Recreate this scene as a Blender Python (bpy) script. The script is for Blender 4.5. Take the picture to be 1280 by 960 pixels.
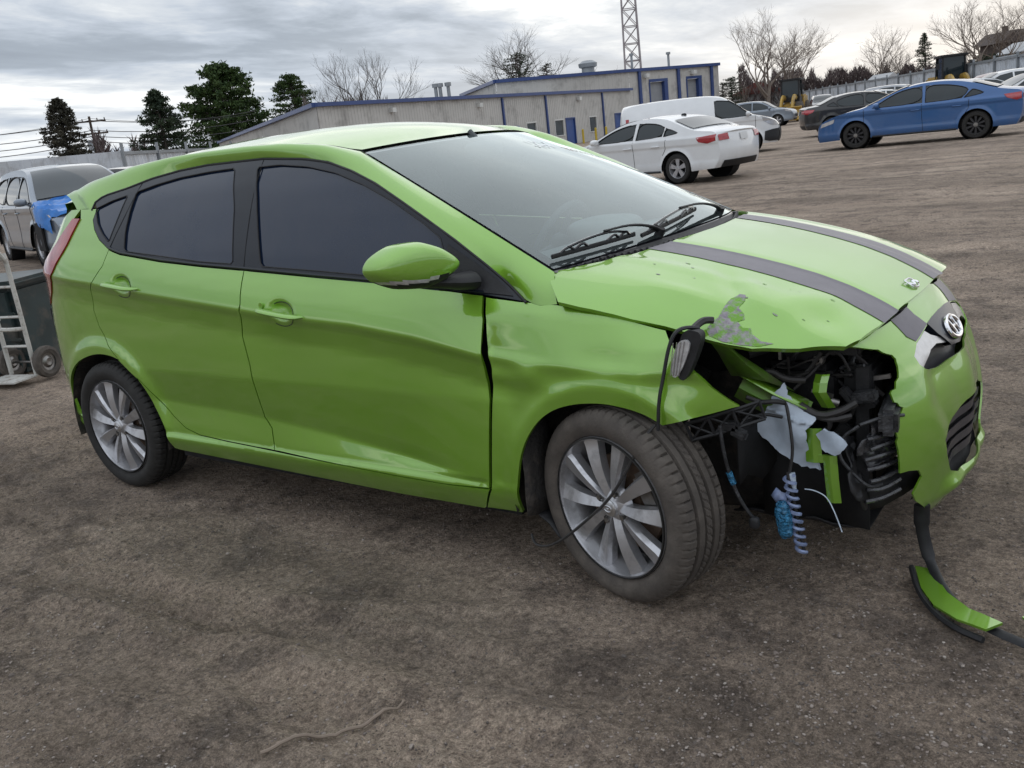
import bpy, bmesh, math, random
import numpy as np
from mathutils import Vector, Matrix, Quaternion
from mathutils.geometry import delaunay_2d_cdt
R = math.radians
scene = bpy.context.scene
for o in list(bpy.data.objects): bpy.data.objects.remove(o)

# ---------------------------------------------------------------- camera
# world frame: X runs forward along the green car from its rear axle, Y to its left, Z up
CAM = (3.8629, -2.9934, 1.3700)
def camera():
    yaw, pitch, roll, f = R(126.7575), R(15.092), R(6.536), 1149.12
    fw = Vector((math.cos(yaw)*math.cos(pitch), math.sin(yaw)*math.cos(pitch), -math.sin(pitch)))
    rt = fw.cross(Vector((0, 0, 1))).normalized(); dn = fw.cross(rt)
    c, s = math.cos(roll), math.sin(roll)
    r2 = c*rt+s*dn; d2 = -s*rt+c*dn
    cam = bpy.data.cameras.new('camera'); ob = bpy.data.objects.new('camera', cam)
    scene.collection.objects.link(ob)
    m = Matrix((r2, -d2, -fw)).transposed().to_4x4(); m.translation = CAM
    ob.matrix_world = m
    cam.sensor_width = 36; cam.lens = f/1280*36; cam.clip_start = .05; cam.clip_end = 6000
    scene.camera = ob
camera()
scene.render.resolution_x = 1024; scene.render.resolution_y = 768
scene.render.engine = 'CYCLES'
scene.view_settings.view_transform = 'Standard'; scene.view_settings.look = 'None'
scene.view_settings.exposure = 0.0; scene.view_settings.gamma = 1; scene.view_settings.use_curve_mapping = False

# ---------------------------------------------------------------- world: low evening sun behind a broken grey overcast
SUN_AZ = R(94); SUN_EL = R(11)          # azimuth from +X towards +Y
def world():
    w = bpy.data.worlds.new('World'); scene.world = w; w.use_nodes = True
    nt = w.node_tree; N = nt.nodes; L = nt.links; N.clear()
    out = N.new('ShaderNodeOutputWorld'); bg = N.new('ShaderNodeBackground'); bg.inputs['Strength'].default_value = .1
    L.new(bg.outputs[0], out.inputs[0])
    sky = N.new('ShaderNodeTexSky'); sky.sky_type = 'NISHITA'; sky.sun_disc = False
    sky.sun_elevation = SUN_EL; sky.sun_rotation = math.pi/2-SUN_AZ; sky.air_density = 1.0; sky.dust_density = 2.0
    tc = N.new('ShaderNodeTexCoord'); sep = N.new('ShaderNodeSeparateXYZ'); L.new(tc.outputs['Generated'], sep.inputs[0])
    def math_(op, a, b=None, c=None):
        n = N.new('ShaderNodeMath'); n.operation = op
        for i, v in enumerate((a, b, c)):
            if v is None: continue
            if isinstance(v, (int, float)): n.inputs[i].default_value = v
            else: L.new(v, n.inputs[i])
        return n.outputs[0]
    z = math_('MAXIMUM', sep.outputs['Z'], 0.0); zz = math_('ADD', z, .085)
    px = math_('DIVIDE', sep.outputs['X'], zz); py = math_('DIVIDE', sep.outputs['Y'], zz)
    comb = N.new('ShaderNodeCombineXYZ'); L.new(px, comb.inputs[0]); L.new(py, comb.inputs[1]); L.new(math_('MULTIPLY', z, 2.0), comb.inputs[2])
    def noise(scale, detail, rough, off, dist=0.0):
        mp = N.new('ShaderNodeMapping'); L.new(comb.outputs[0], mp.inputs[0]); mp.inputs['Location'].default_value = off
        mp.inputs['Rotation'].default_value = (0, 0, R(20)); mp.inputs['Scale'].default_value = (1, .62, 1)
        n = N.new('ShaderNodeTexNoise'); L.new(mp.outputs[0], n.inputs['Vector'])
        n.inputs['Scale'].default_value = scale; n.inputs['Detail'].default_value = detail; n.inputs['Roughness'].default_value = rough; n.inputs['Distortion'].default_value = dist
        return n.outputs[0]
    def ramp(fac, stops):
        r = N.new('ShaderNodeValToRGB'); L.new(fac, r.inputs[0]); e = r.color_ramp.elements
        while len(e) < len(stops): e.new(.5)
        for k, (p, c) in enumerate(stops): e[k].position = p; e[k].color = (*c, 1)
        return r.outputs[0]
    def mix(fac, a, b, kind='MIX'):
        m = N.new('ShaderNodeMix'); m.data_type = 'RGBA'; m.blend_type = kind
        for s, v in ((m.inputs[0], fac), (m.inputs[6], a), (m.inputs[7], b)):
            if isinstance(v, (int, float)): s.default_value = v
            elif isinstance(v, tuple): s.default_value = (*v, 1)
            else: L.new(v, s)
        return m.outputs[2]
    n1 = noise(.40, 7, .55, (3.1, 1.7, 0), .5); n2 = noise(1.7, 9, .62, (7.2, 4.0, 0), .3)
    nm = math_('ADD', math_('MULTIPLY', n1, .72), math_('MULTIPLY', n2, .28))
    cl = ramp(nm, [(.39, (.40, .455, .535)), (.455, (.50, .57, .66)), (.50, (.72, .80, .91)), (.54, (1.0, 1.05, 1.10)), (.59, (1.6, 1.6, 1.56))])
    cl = mix(ramp(z, [(.12, (0, 0, 0)), (.35, (.85, .85, .85))]), cl, (.86, .92, 1.0))
    # towards the hidden sun the cloud is brighter and warmer, low down
    dt = N.new('ShaderNodeVectorMath'); dt.operation = 'DOT_PRODUCT'; L.new(tc.outputs['Generated'], dt.inputs[0])
    dt.inputs[1].default_value = (math.cos(SUN_AZ), math.sin(SUN_AZ), .05)
    g = ramp(dt.outputs['Value'], [(.70, (0, 0, 0)), (.93, (.45, .45, .45)), (1.0, (1, 1, 1))])
    low = ramp(z, [(0.0, (1, 1, 1)), (.06, (.75, .75, .75)), (.13, (.25, .25, .25)), (.24, (0, 0, 0))])
    glow = mix(1.0, g, low, 'MULTIPLY')
    cl2 = mix(glow, cl, mix(.5, cl, (2.1, 1.98, 1.80)))
    # pale horizon band away from the sun
    hz = ramp(z, [(0.0, (.55, .55, .55)), (.05, (.35, .35, .35)), (.14, (0, 0, 0))])
    cl3 = mix(hz, cl2, mix(glow, (.98, 1.09, 1.23), (1.7, 1.58, 1.42)))
    # an overcast sky is brighter overhead than at the horizon
    sc = N.new('ShaderNodeVectorMath'); sc.operation = 'SCALE'; L.new(cl3, sc.inputs[0]); L.new(math_('MULTIPLY_ADD', z, 6.5, 7.0), sc.inputs['Scale'])
    L.new(mix(.985, sky.outputs[0], sc.outputs[0]), bg.inputs['Color'])
world()
def sun():
    l = bpy.data.lights.new('sun', 'SUN'); l.energy = .7; l.angle = R(110); l.color = (1, .93, .84)
    o = bpy.data.objects.new('sun', l); scene.collection.objects.link(o)
    el = R(28)
    d = Vector((math.cos(SUN_AZ)*math.cos(SUN_EL), math.sin(SUN_AZ)*math.cos(SUN_EL), math.sin(SUN_EL)))
    o.rotation_euler = d.to_track_quat('Z', 'Y').to_euler()
sun()

# ---------------------------------------------------------------- materials
def M(name, col, rough=.5, metal=0., coat=0., var=.12, scale=8., bump=0., bscale=60., coatr=.05, spec=.5, trans=0., alpha=1., coatior=1.5, dirt=None, dscale=3., dz=None, ior=1.45):
    m = bpy.data.materials.new(name); m.use_nodes = True; nt = m.node_tree; N = nt.nodes; L = nt.links
    b = N['Principled BSDF']; tc = N.new('ShaderNodeTexCoord')
    n = N.new('ShaderNodeTexNoise'); n.inputs['Scale'].default_value = scale; n.inputs['Detail'].default_value = 6; L.new(tc.outputs['Object'], n.inputs['Vector'])
    r = N.new('ShaderNodeValToRGB'); L.new(n.outputs[0], r.inputs[0])
    r.color_ramp.elements[0].position = .3; r.color_ramp.elements[1].position = .72
    r.color_ramp.elements[0].color = (*[c*(1-var) for c in col], 1); r.color_ramp.elements[1].color = (*[min(1, c*(1+var)) for c in col], 1)
    colout = r.outputs[0]; rr = rough
    if dirt is not None:
        n2 = N.new('ShaderNodeTexNoise'); n2.inputs['Scale'].default_value = dscale; n2.inputs['Detail'].default_value = 9; n2.inputs['Roughness'].default_value = .65; L.new(tc.outputs['Object'], n2.inputs['Vector'])
        r2 = N.new('ShaderNodeValToRGB'); L.new(n2.outputs[0], r2.inputs[0]); r2.color_ramp.elements[0].position = dirt[1]; r2.color_ramp.elements[1].position = dirt[2]
        f = r2.outputs[0]
        if dz is not None:
            sp = N.new('ShaderNodeSeparateXYZ'); L.new(tc.outputs['Object'], sp.inputs[0])
            mr = N.new('ShaderNodeMapRange'); L.new(sp.outputs[2], mr.inputs[0]); mr.inputs[1].default_value = dz[0]; mr.inputs[2].default_value = dz[1]; mr.inputs[3].default_value = dz[2]; mr.inputs[4].default_value = dz[3]
            mm = N.new('ShaderNodeMath'); mm.operation = 'MULTIPLY'; L.new(f, mm.inputs[0]); L.new(mr.outputs[0], mm.inputs[1]); f = mm.outputs[0]
        mx = N.new('ShaderNodeMix'); mx.data_type = 'RGBA'; L.new(f, mx.inputs[0]); L.new(colout, mx.inputs[6]); mx.inputs[7].default_value = (*dirt[0], 1)
        colout = mx.outputs[2]
        ra = N.new('ShaderNodeMapRange'); L.new(f, ra.inputs[0]); ra.inputs[3].default_value = rough; ra.inputs[4].default_value = max(rough, .8); L.new(ra.outputs[0], b.inputs['Roughness'])
        if coat:
            rc = N.new('ShaderNodeMapRange'); L.new(f, rc.inputs[0]); rc.inputs[3].default_value = coat; rc.inputs[4].default_value = coat*.15; L.new(rc.outputs[0], b.inputs['Coat Weight'])
    else:
        b.inputs['Roughness'].default_value = rough; b.inputs['Coat Weight'].default_value = coat
    L.new(colout, b.inputs['Base Color'])
    b.inputs['Metallic'].default_value = metal; b.inputs['Coat Roughness'].default_value = coatr; b.inputs['Coat IOR'].default_value = coatior; b.inputs['Specular IOR Level'].default_value = spec
    b.inputs['Transmission Weight'].default_value = trans; b.inputs['Alpha'].default_value = alpha; b.inputs['IOR'].default_value = ior
    if bump:
        nb = N.new('ShaderNodeTexNoise'); nb.inputs['Scale'].default_value = bscale; nb.inputs['Detail'].default_value = 8; L.new(tc.outputs['Object'], nb.inputs['Vector'])
        bp = N.new('ShaderNodeBump'); bp.inputs['Strength'].default_value = bump; bp.inputs['Distance'].default_value = .02; L.new(nb.outputs[0], bp.inputs['Height']); L.new(bp.outputs[0], b.inputs['Normal'])
    return m

def glass_mat(name, tint, refl_rough=.03, clear=.55, haze=0.0):
    """pane: fresnel reflection over a tinted see-through sheet with a pale diffuse veil painting in sky haze"""
    m = bpy.data.materials.new(name); m.use_nodes = True; nt = m.node_tree; N = nt.nodes; L = nt.links; N.clear()
    out = N.new('ShaderNodeOutputMaterial'); tr = N.new('ShaderNodeBsdfTransparent'); tr.inputs[0].default_value = (*tint, 1)
    gl = N.new('ShaderNodeBsdfGlossy'); gl.inputs['Roughness'].default_value = refl_rough; gl.inputs[0].default_value = (.91, .99, .99, 1)
    df = N.new('ShaderNodeBsdfDiffuse'); df.inputs[0].default_value = (.38, .45, .45, 1)  # pale teal diffuse layer stands in for sky haze reflected off the pane
    tc = N.new('ShaderNodeTexCoord'); n = N.new('ShaderNodeTexNoise'); n.inputs['Scale'].default_value = 3.; n.inputs['Detail'].default_value = 7; L.new(tc.outputs['Object'], n.inputs['Vector'])
    mr = N.new('ShaderNodeMapRange'); L.new(n.outputs[0], mr.inputs[0]); mr.inputs[1].default_value = .3; mr.inputs[2].default_value = .75; mr.inputs[3].default_value = haze*.4; mr.inputs[4].default_value = haze
    m1 = N.new('ShaderNodeMixShader'); L.new(mr.outputs[0], m1.inputs[0]); L.new(tr.outputs[0], m1.inputs[1]); L.new(df.outputs[0], m1.inputs[2])
    fr = N.new('ShaderNodeFresnel'); fr.inputs[0].default_value = 1.52
    fm = N.new('ShaderNodeMath'); fm.operation = 'MULTIPLY'; fm.inputs[1].default_value = 1.6; fm.use_clamp = True; L.new(fr.outputs[0], fm.inputs[0])
    m2 = N.new('ShaderNodeMixShader'); L.new(fm.outputs[0], m2.inputs[0]); L.new(m1.outputs[0], m2.inputs[1]); L.new(gl.outputs[0], m2.inputs[2])
    L.new(m2.outputs[0], out.inputs[0]); return m

DUST = (.13, .105, .085)
MT = {}
def mats():
    MT['green'] = M('lime_paint', (.195, .415, .026), .38, .50, 1., .05, 3., bump=.015, bscale=400, coatr=.05, coatior=1.95, dirt=((.16, .19, .09), .50, 1.0), dscale=6., dz=(.15, .75, .65, .18))
    MT['green_in'] = M('lime_primer', (.10, .22, .02), .55, .2, .2, .15, 12., dirt=(DUST, .45, .75), dscale=14)
    MT['stripe'] = M('stripe_vinyl', (.115, .105, .125), .45, 0, .25, .08, 30., bump=.05, bscale=300, coatr=.25)
    MT['scrape'] = M('scraped_primer', (.30, .27, .30), .7, 0, 0, .35, 60., bump=.3, bscale=120, dirt=((.17, .36, .05), .44, .58), dscale=38)
    MT['frame'] = M('gloss_black_trim', (.008, .011, .018), .28, 0, .25, .1, 20., coatr=.12, spec=.35)
    MT['black'] = M('black_plastic', (.016, .016, .018), .55, 0, 0, .3, 30., bump=.1, bscale=200)
    MT['blackgloss'] = M('gloss_black', (.01, .01, .012), .12, 0, .6, .1, 20.)
    MT['liner'] = M('dusty_liner', (.03, .028, .027), .85, 0, 0, .4, 20., bump=.4, bscale=60, dirt=(DUST, .5, .8), dscale=9)
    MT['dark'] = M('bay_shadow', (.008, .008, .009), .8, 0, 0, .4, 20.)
    MT['tint'] = M('tinted_glass', (.006, .014, .036), .05, 0, .55, .12, 2., coatr=.02, spec=.42, dirt=((.020, .032, .058), .48, .95), dscale=4.)
    MT['tyre'] = M('tyre_rubber', (.022, .021, .020), .75, 0, 0, .3, 30., bump=.15, bscale=200)
    MT['tyre_dusty'] = M('dusty_tyre_rubber', (.100, .086, .074), .85, 0, 0, .25, 25., bump=.2, bscale=150, dirt=((.065, .056, .050), .40, .66), dscale=9)
    MT['alloy'] = M('alloy', (.52, .52, .54), .33, .75, .3, .10, 12., dirt=((.13, .12, .11), .5, .85), dscale=14)
    MT['alloy_dark'] = M('alloy_barrel', (.20, .18, .16), .5, .6, 0, .25, 14.)
    MT['steel'] = M('steel', (.25, .24, .23), .4, .9, 0, .3, 30.)
    MT['rust'] = M('rusty_disc', (.16, .11, .08), .55, .5, 0, .4, 30.)
    MT['chrome'] = M('chrome', (.80, .80, .82), .10, 1., 0, .05, 10.)
    MT['satin'] = M('satin_silver', (.55, .55, .56), .28, .9, .3, .08, 60., bump=.1, bscale=500)
    MT['lens'] = M('clear_lens', (.55, .55, .56), .12, .3, .8, .2, 60.)
    MT['red'] = M('red_lens', (.33, .012, .02), .18, 0, 1., .2, 20.)
    MT['grille'] = M('grille_plastic', (.045, .043, .050), .42, 0, .1, .15, 30.)
    MT['wire'] = M('wire_sheath', (.03, .028, .028), .55, 0, 0, .3, 40.)
    MT['bottle'] = M('milky_plastic', (.46, .53, .62), .45, 0, .2, .18, 14., bump=.25, bscale=25)
    MT['bluefoil'] = M('blue_wrap', (.03, .19, .36), .22, .35, .6, .55, 90., bump=.8, bscale=120)
    MT['spiral'] = M('spiral_sleeve', (.20, .25, .40), .4, 0, .2, .35, 50.)
    MT['bay_metal'] = M('grimy_metal', (.055, .056, .06), .45, .5, 0, .5, 18., bump=.4, bscale=50)
    MT['duct'] = M('torn_duct', (.05, .05, .056), .26, .1, .5, .5, 25., bump=.9, bscale=28)
    MT['cabin'] = M('cabin_grey', (.24, .27, .275), .8, 0, 0, .15, 10., bump=.1)
    MT['cabin_dk'] = M('cabin_dark', (.09, .10, .105), .7, 0, 0, .15, 10., bump=.1)
    MT['cloth'] = M('seat_cloth', (.22, .24, .25), .95, 0, 0, .2, 40., bump=.2)
    MT['ws'] = glass_mat('windscreen_glass', (.80, .90, .89), .03, haze=.16)
    MT['paper'] = M('glass_marking', (.85, .85, .87), .7, 0, 0, .1, 10.)
mats()
# ---------------------------------------------------------------- car surfaces
def _grid_blur(G, sx, sz):
    def k(s):
        n = int(max(1, math.ceil(3*s))); a = np.exp(-.5*(np.arange(-n, n+1)/max(s, 1e-3))**2); return a/a.sum(), n
    for ax, s in ((0, sx), (1, sz)):
        if s <= 0: continue
        a, n = k(s)
        pad = [(n, n) if i == ax else (0, 0) for i in range(2)]
        P = np.pad(G, pad, mode='edge'); out = np.zeros_like(G)
        for i, w in enumerate(a):
            sl = [slice(None)]*2; sl[ax] = slice(i, i+G.shape[ax]); out += w*P[tuple(sl)]
        G = out
    return G

class HF:
    """smooth height field on a grid, sampled with a cubic B-spline kernel"""
    def __init__(s, x0, x1, nx, z0, z1, nz, fn, bx=0, bz=0):
        s.x0, s.z0 = x0, z0; s.dx = (x1-x0)/(nx-1); s.dz = (z1-z0)/(nz-1); s.nx, s.nz = nx, nz
        X, Z = np.meshgrid(np.linspace(x0, x1, nx), np.linspace(z0, z1, nz), indexing='ij')
        s.G = _grid_blur(fn(X, Z), bx, bz)
    def __call__(s, x, z):
        a = np.clip((np.asarray(x, float)-s.x0)/s.dx, 1, s.nx-2.001); b = np.clip((np.asarray(z, float)-s.z0)/s.dz, 1, s.nz-2.001)
        i = np.floor(a).astype(int); j = np.floor(b).astype(int); u = a-i; v = b-j
        i = np.minimum(i, s.nx-3); j = np.minimum(j, s.nz-3)
        def w(t): return ((1-t)**3/6, (3*t**3-6*t*t+4)/6, (-3*t**3+3*t*t+3*t+1)/6, t**3/6)
        wu, wv = w(u), w(v); r = 0
        for p in range(4):
            for q in range(4): r = r+wu[p]*wv[q]*s.G[i+p-1, j+q-1]
        return r

def tab(x, pts):
    p = np.array(pts, float); return np.interp(x, p[:, 0], p[:, 1])
def smooth(t): t = np.clip(t, 0, 1); return t*t*(3-2*t)

SHOULDER = [(-.8, 1.03), (-.28, .988), (.04, .96), (.26, .932), (.8, .88), (1.23, .838), (1.61, .815), (1.89, .78), (2.14, .735), (2.3, .72), (2.6, .71), (3.5, .70)]
LOWCREASE = [(-.8, .46), (.31, .452), (.54, .442), (.8, .435), (1.09, .42), (1.43, .39), (1.66, .36), (1.87, .33), (2.1, .318), (3.5, .315)]
BELT = [(-.8, 1.14), (.21, 1.09), (.52, 1.045), (1.04, .995), (1.44, .965), (1.65, .95), (2.1, .93), (3.5, .92)]

HANDLES = [(1.262, .852), (.29, .948)]
def _side_raw(X, Z, damage):
    c1 = tab(X, SHOULDER); c2 = tab(X, LOWCREASE); zb = tab(X, BELT)
    f1 = 1-smooth((X-2.15)/.25)                # how crisp the shoulder is (fades on the fender)
    f2 = smooth((X-.15)/.3)*(1-smooth((X-1.75)/.35))
    fr = smooth((X-1.9)/.42)                   # fender top
    fn = smooth((X-2.5)/.35)                   # nose
    out = np.zeros_like(X)
    K = []                                     # (z, inset)
    K.append((.10+0*X, .10+0*X)); K.append((.16+0*X, .070+0*X)); K.append((.215+0*X, .036+0*X)); K.append((.262+0*X, .014+0*X)); K.append((.288+0*X, .008+0*X))
    K.append((.300+0*X, .008+.014*(1-fn)*(1-smooth((X-2.08)/.08))))
    K.append((.312+0*X, .010+.012*f2))
    K.append((c2-.004, .012+.026*f2)); K.append((c2+.05, .012+.018*f2))
    K.append((np.maximum(c2+.06, .58+0*X), .012+.004*f1)); K.append((c1-.10, .014*f1+.010)); K.append((c1-.035, .008*f1+.006)); K.append((c1-.004, 0*X))
    K.append((c1+.05, .014*(1-fr)+.022*fr))
    zmid = .5*(c1+.05+zb)
    K.append((np.maximum(zmid, c1+.055), .032*(1-fr)+.055*fr+.03*fn))
    K.append((np.maximum(zb, c1+.1), .055*(1-fr)+.125*fr+.12*fn))
    for h, d in ((.155, .078), (.31, .105), (.49, .138), (.67, .176), (.82, .218), (.96, .265), (1.3, .42)):
        K.append((zb+h*(1.43-zb), d+fr*.085+fn*.1))
    for a, b in zip(K[:-1], K[1:]):
        z0, d0 = a; z1, d1 = b
        m = (Z >= z0) & (Z < z1)
        t = (Z-z0)/np.maximum(z1-z0, 1e-4)
        out = np.where(m, d0+(d1-d0)*t, out)
    out = np.where(Z >= K[-1][0], K[-1][1], out); out = np.where(Z < .10, .10, out)
    # wheel-arch flares
    for cx, cz, r in ((0, .30, .345), (2.575, .295, .335)):
        R = np.hypot(X-cx, Z-cz); ang = np.clip((Z-.2)/.12, 0, 1)
        out = out-.012*ang*np.exp(-np.clip(R-r-.022, 0, 9)**2/(2*.022**2))*(R < r+.2)
    for hx, hz in HANDLES:
        q = ((X-hx)/.058)**2+((Z-hz+.20*(X-hx)*.3)/.036)**2
        out = out+.020*np.clip(1.15-q, 0, 1)**.7
    if damage:
        G = lambda x, z, sx, sz, a: a*np.exp(-((X-x)/sx)**2-((Z-z)/sz)**2)
        tri = np.clip(1-np.abs((Z-.745+.10*(X-2.2))/.085), 0, 1)*np.clip((2.47-X)/.30, 0, 1)*(X > 2.16)
        out = out+.030*tri+G(2.25, .83, .08, .06, .006)
        out = out+G(2.22, .60, .06, .07, .010)-G(2.31, .68, .05, .03, .009)+G(2.60, .735, .10, .03, .008)
        out = out+G(2.83, .70, .08, .06, .02)-G(2.70, .66, .035, .05, .006)
    return out

SIDE_D = {}
for _d in (0, 1):
    SIDE_D[_d] = HF(-.9, 3.6, 451, .05, 1.55, 376, lambda X, Z, _d=_d: _side_raw(X, Z, _d), .9, 1.6)

def _plan():
    P = [(2.57+(1.0-1)*0, .85)]
    th = np.linspace(0, np.pi/2, 4000)
    fx = 2.57+.84*np.sin(th)**(2/2.7); fy = .85*np.cos(th)**(2/2.25)
    rx = -.72*np.sin(th)**(2/3.0); ry = .85*np.cos(th)**(2/3.0)
    def arc(x, y):
        s = np.r_[0, np.cumsum(np.hypot(np.diff(x), np.diff(y)))]; return s
    return (arc(fx, fy), fx, fy), (arc(rx, ry), rx, ry)
(_fs, _fx, _fy), (_rs, _rx, _ry) = _plan()
UF = 2.57+_fs[-1]; UR = -_rs[-1]              # u at the centre of nose / tail
NOSE = [(.10, 3.30), (.16, 3.35), (.22, 3.385), (.28, 3.385), (.36, 3.398), (.42, 3.395), (.48, 3.388), (.55, 3.370), (.60, 3.350), (.65, 3.325), (.70, 3.292), (.75, 3.25), (.785, 3.212), (.82, 3.15), (.9, 3.0), (1.5, 2.9)]
TAIL = [(.10, -.65), (.2, -.69), (.3, -.725), (.4, -.755), (.55, -.79), (.75, -.785), (.9, -.745), (1.0, -.69), (1.15, -.57), (1.3, -.50), (1.42, -.42), (1.6, -.38)]
def _tsm(z, T, h=.03):
    return sum(w*tab(z+o*h, T) for o, w in ((-1.5, .1), (-.75, .2), (0, .4), (.75, .2), (1.5, .1)))
def SIDE(u, z, damage=1):
    """right flank, nose and tail: u runs along the plan outline (u = x on the flank), returns points"""
    u = np.asarray(u, float); z = np.asarray(z, float)
    left = (u > UF) | (u < UR)
    uu = np.where(u > UF, 2*UF-u, np.where(u < UR, 2*UR-u, u))
    x = np.where(uu > 2.57, np.interp(uu-2.57, _fs, _fx), np.where(uu < 0, np.interp(-uu, _rs, _rx), uu))
    y = np.where(uu > 2.57, np.interp(uu-2.57, _fs, _fy), np.where(uu < 0, np.interp(-uu, _rs, _ry), .85))
    d = np.where(damage, SIDE_D[1](x, z), SIDE_D[0](x, z)) if damage else SIDE_D[0](x, z)
    kf = (_tsm(z, NOSE)-2.57)/.84; kr = _tsm(z, TAIL)/-.72
    X = np.where(x > 2.57, 2.57+(x-2.57)*kf, np.where(x < 0, x*kr, x))
    Y = -(y/.85)*(.85-d)
    Y = np.where(left, -Y, Y)
    return np.stack([X, Y, z+0*X], -1)

# hood: x along, y across
HC = [(2.1, 1.03), (2.3, 1.015), (2.45, .997), (2.6, .974), (2.75, .945), (2.9, .908), (3.0, .88), (3.1, .843), (3.2, .792), (3.25, .762), (3.32, .71)]
HE = [(2.1, .80), (2.34, .78), (2.6, .765), (2.8, .75), (2.95, .735), (3.1, .71), (3.4, .68)]
def HOOD(x, y, damage=1):
    x = np.asarray(x, float); y = np.asarray(y, float)
    zc = sum(w*tab(x+o, HC) for o, w in ((-.08, .25), (0, .5), (.08, .25)))
    ye = tab(x, HE); t = np.abs(y)/ye
    z = zc-.030*t**2-(.045+.03*smooth((x-2.5)/.5))*np.clip(t, 0, 1.3)**6-.10*np.clip(t-.86, 0, 1)**1.5*3
    # raised centre between the stripes
    z = z+.006*(smooth((.30-np.abs(y))/.05))
    z = z+.004*np.exp(-((np.abs(y)-.52)/.03)**2)*smooth((3.1-x)/.3)
    if damage:
        G = lambda a, b, sa, sb, h, r=0.: h*np.exp(-(((x-a)*math.cos(r)+(y-b)*math.sin(r))/sa)**2-((-(x-a)*math.sin(r)+(y-b)*math.cos(r))/sb)**2)
        z = z+G(2.93, -.60, .06, .10, .014, .5)-G(2.86, -.56, .03, .12, .012, .6)-G(2.99, -.66, .08, .05, .012)+G(3.05, -.5, .05, .12, .010, -.5)-G(3.10, -.55, .05, .05, .010)+G(2.75, -.66, .10, .03, .006)
    return np.stack([x, y, z], -1)

# windscreen: s across (-1 right edge .. 1 left edge), t up (0 cowl .. 1 roof)
def WIND(s, t):
    s = np.asarray(s, float); t = np.asarray(t, float)
    ex = 2.36+(1.475-2.36)*t-.02*np.sin(np.pi*t); ez = .962+(1.372-.962)*t+.020*np.sin(np.pi*t); ey = .708+(.532-.708)*t+.012*np.sin(np.pi*t)
    c = 1-s*s; cc = 1-np.abs(s)**2.6
    X = ex+(.135*(1-t)+.09*t)*(.75*c+.25*cc); Z = ez+(.022*(1-t)+.018*t)*c+.012*np.sin(np.pi*t)*c
    return np.stack([X, s*ey, Z], -1)

DITCH = [(-.46, .530, 1.30), (-.35, .545, 1.335), (.07, .56, 1.405), (.35, .563, 1.428), (.6, .563, 1.438), (.85, .562, 1.440), (1.05, .56, 1.436), (1.3, .552, 1.413), (1.475, .532, 1.372)]
def ROOF(x, s):
    """x along, s -1..1 across"""
    x = np.asarray(x, float); s = np.asarray(s, float)
    D = np.array(DITCH); o = .05
    ye = sum(np.interp(x+k*o, D[:, 0], D[:, 1]) for k in (-1, 0, 1))/3
    ze = sum(np.interp(x+k*o, D[:, 0], D[:, 2]) for k in (-1, 0, 1))/3
    xx = x+.09*(.6*(1-s*s)+.4*(1-np.abs(s)**2.6))*smooth((x-1.1)/.37)
    return np.stack([xx, s*ye, ze+.046*(1-s*s)-.026*(1-s*s)*smooth((x-1.1)/.37)], -1)
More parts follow.
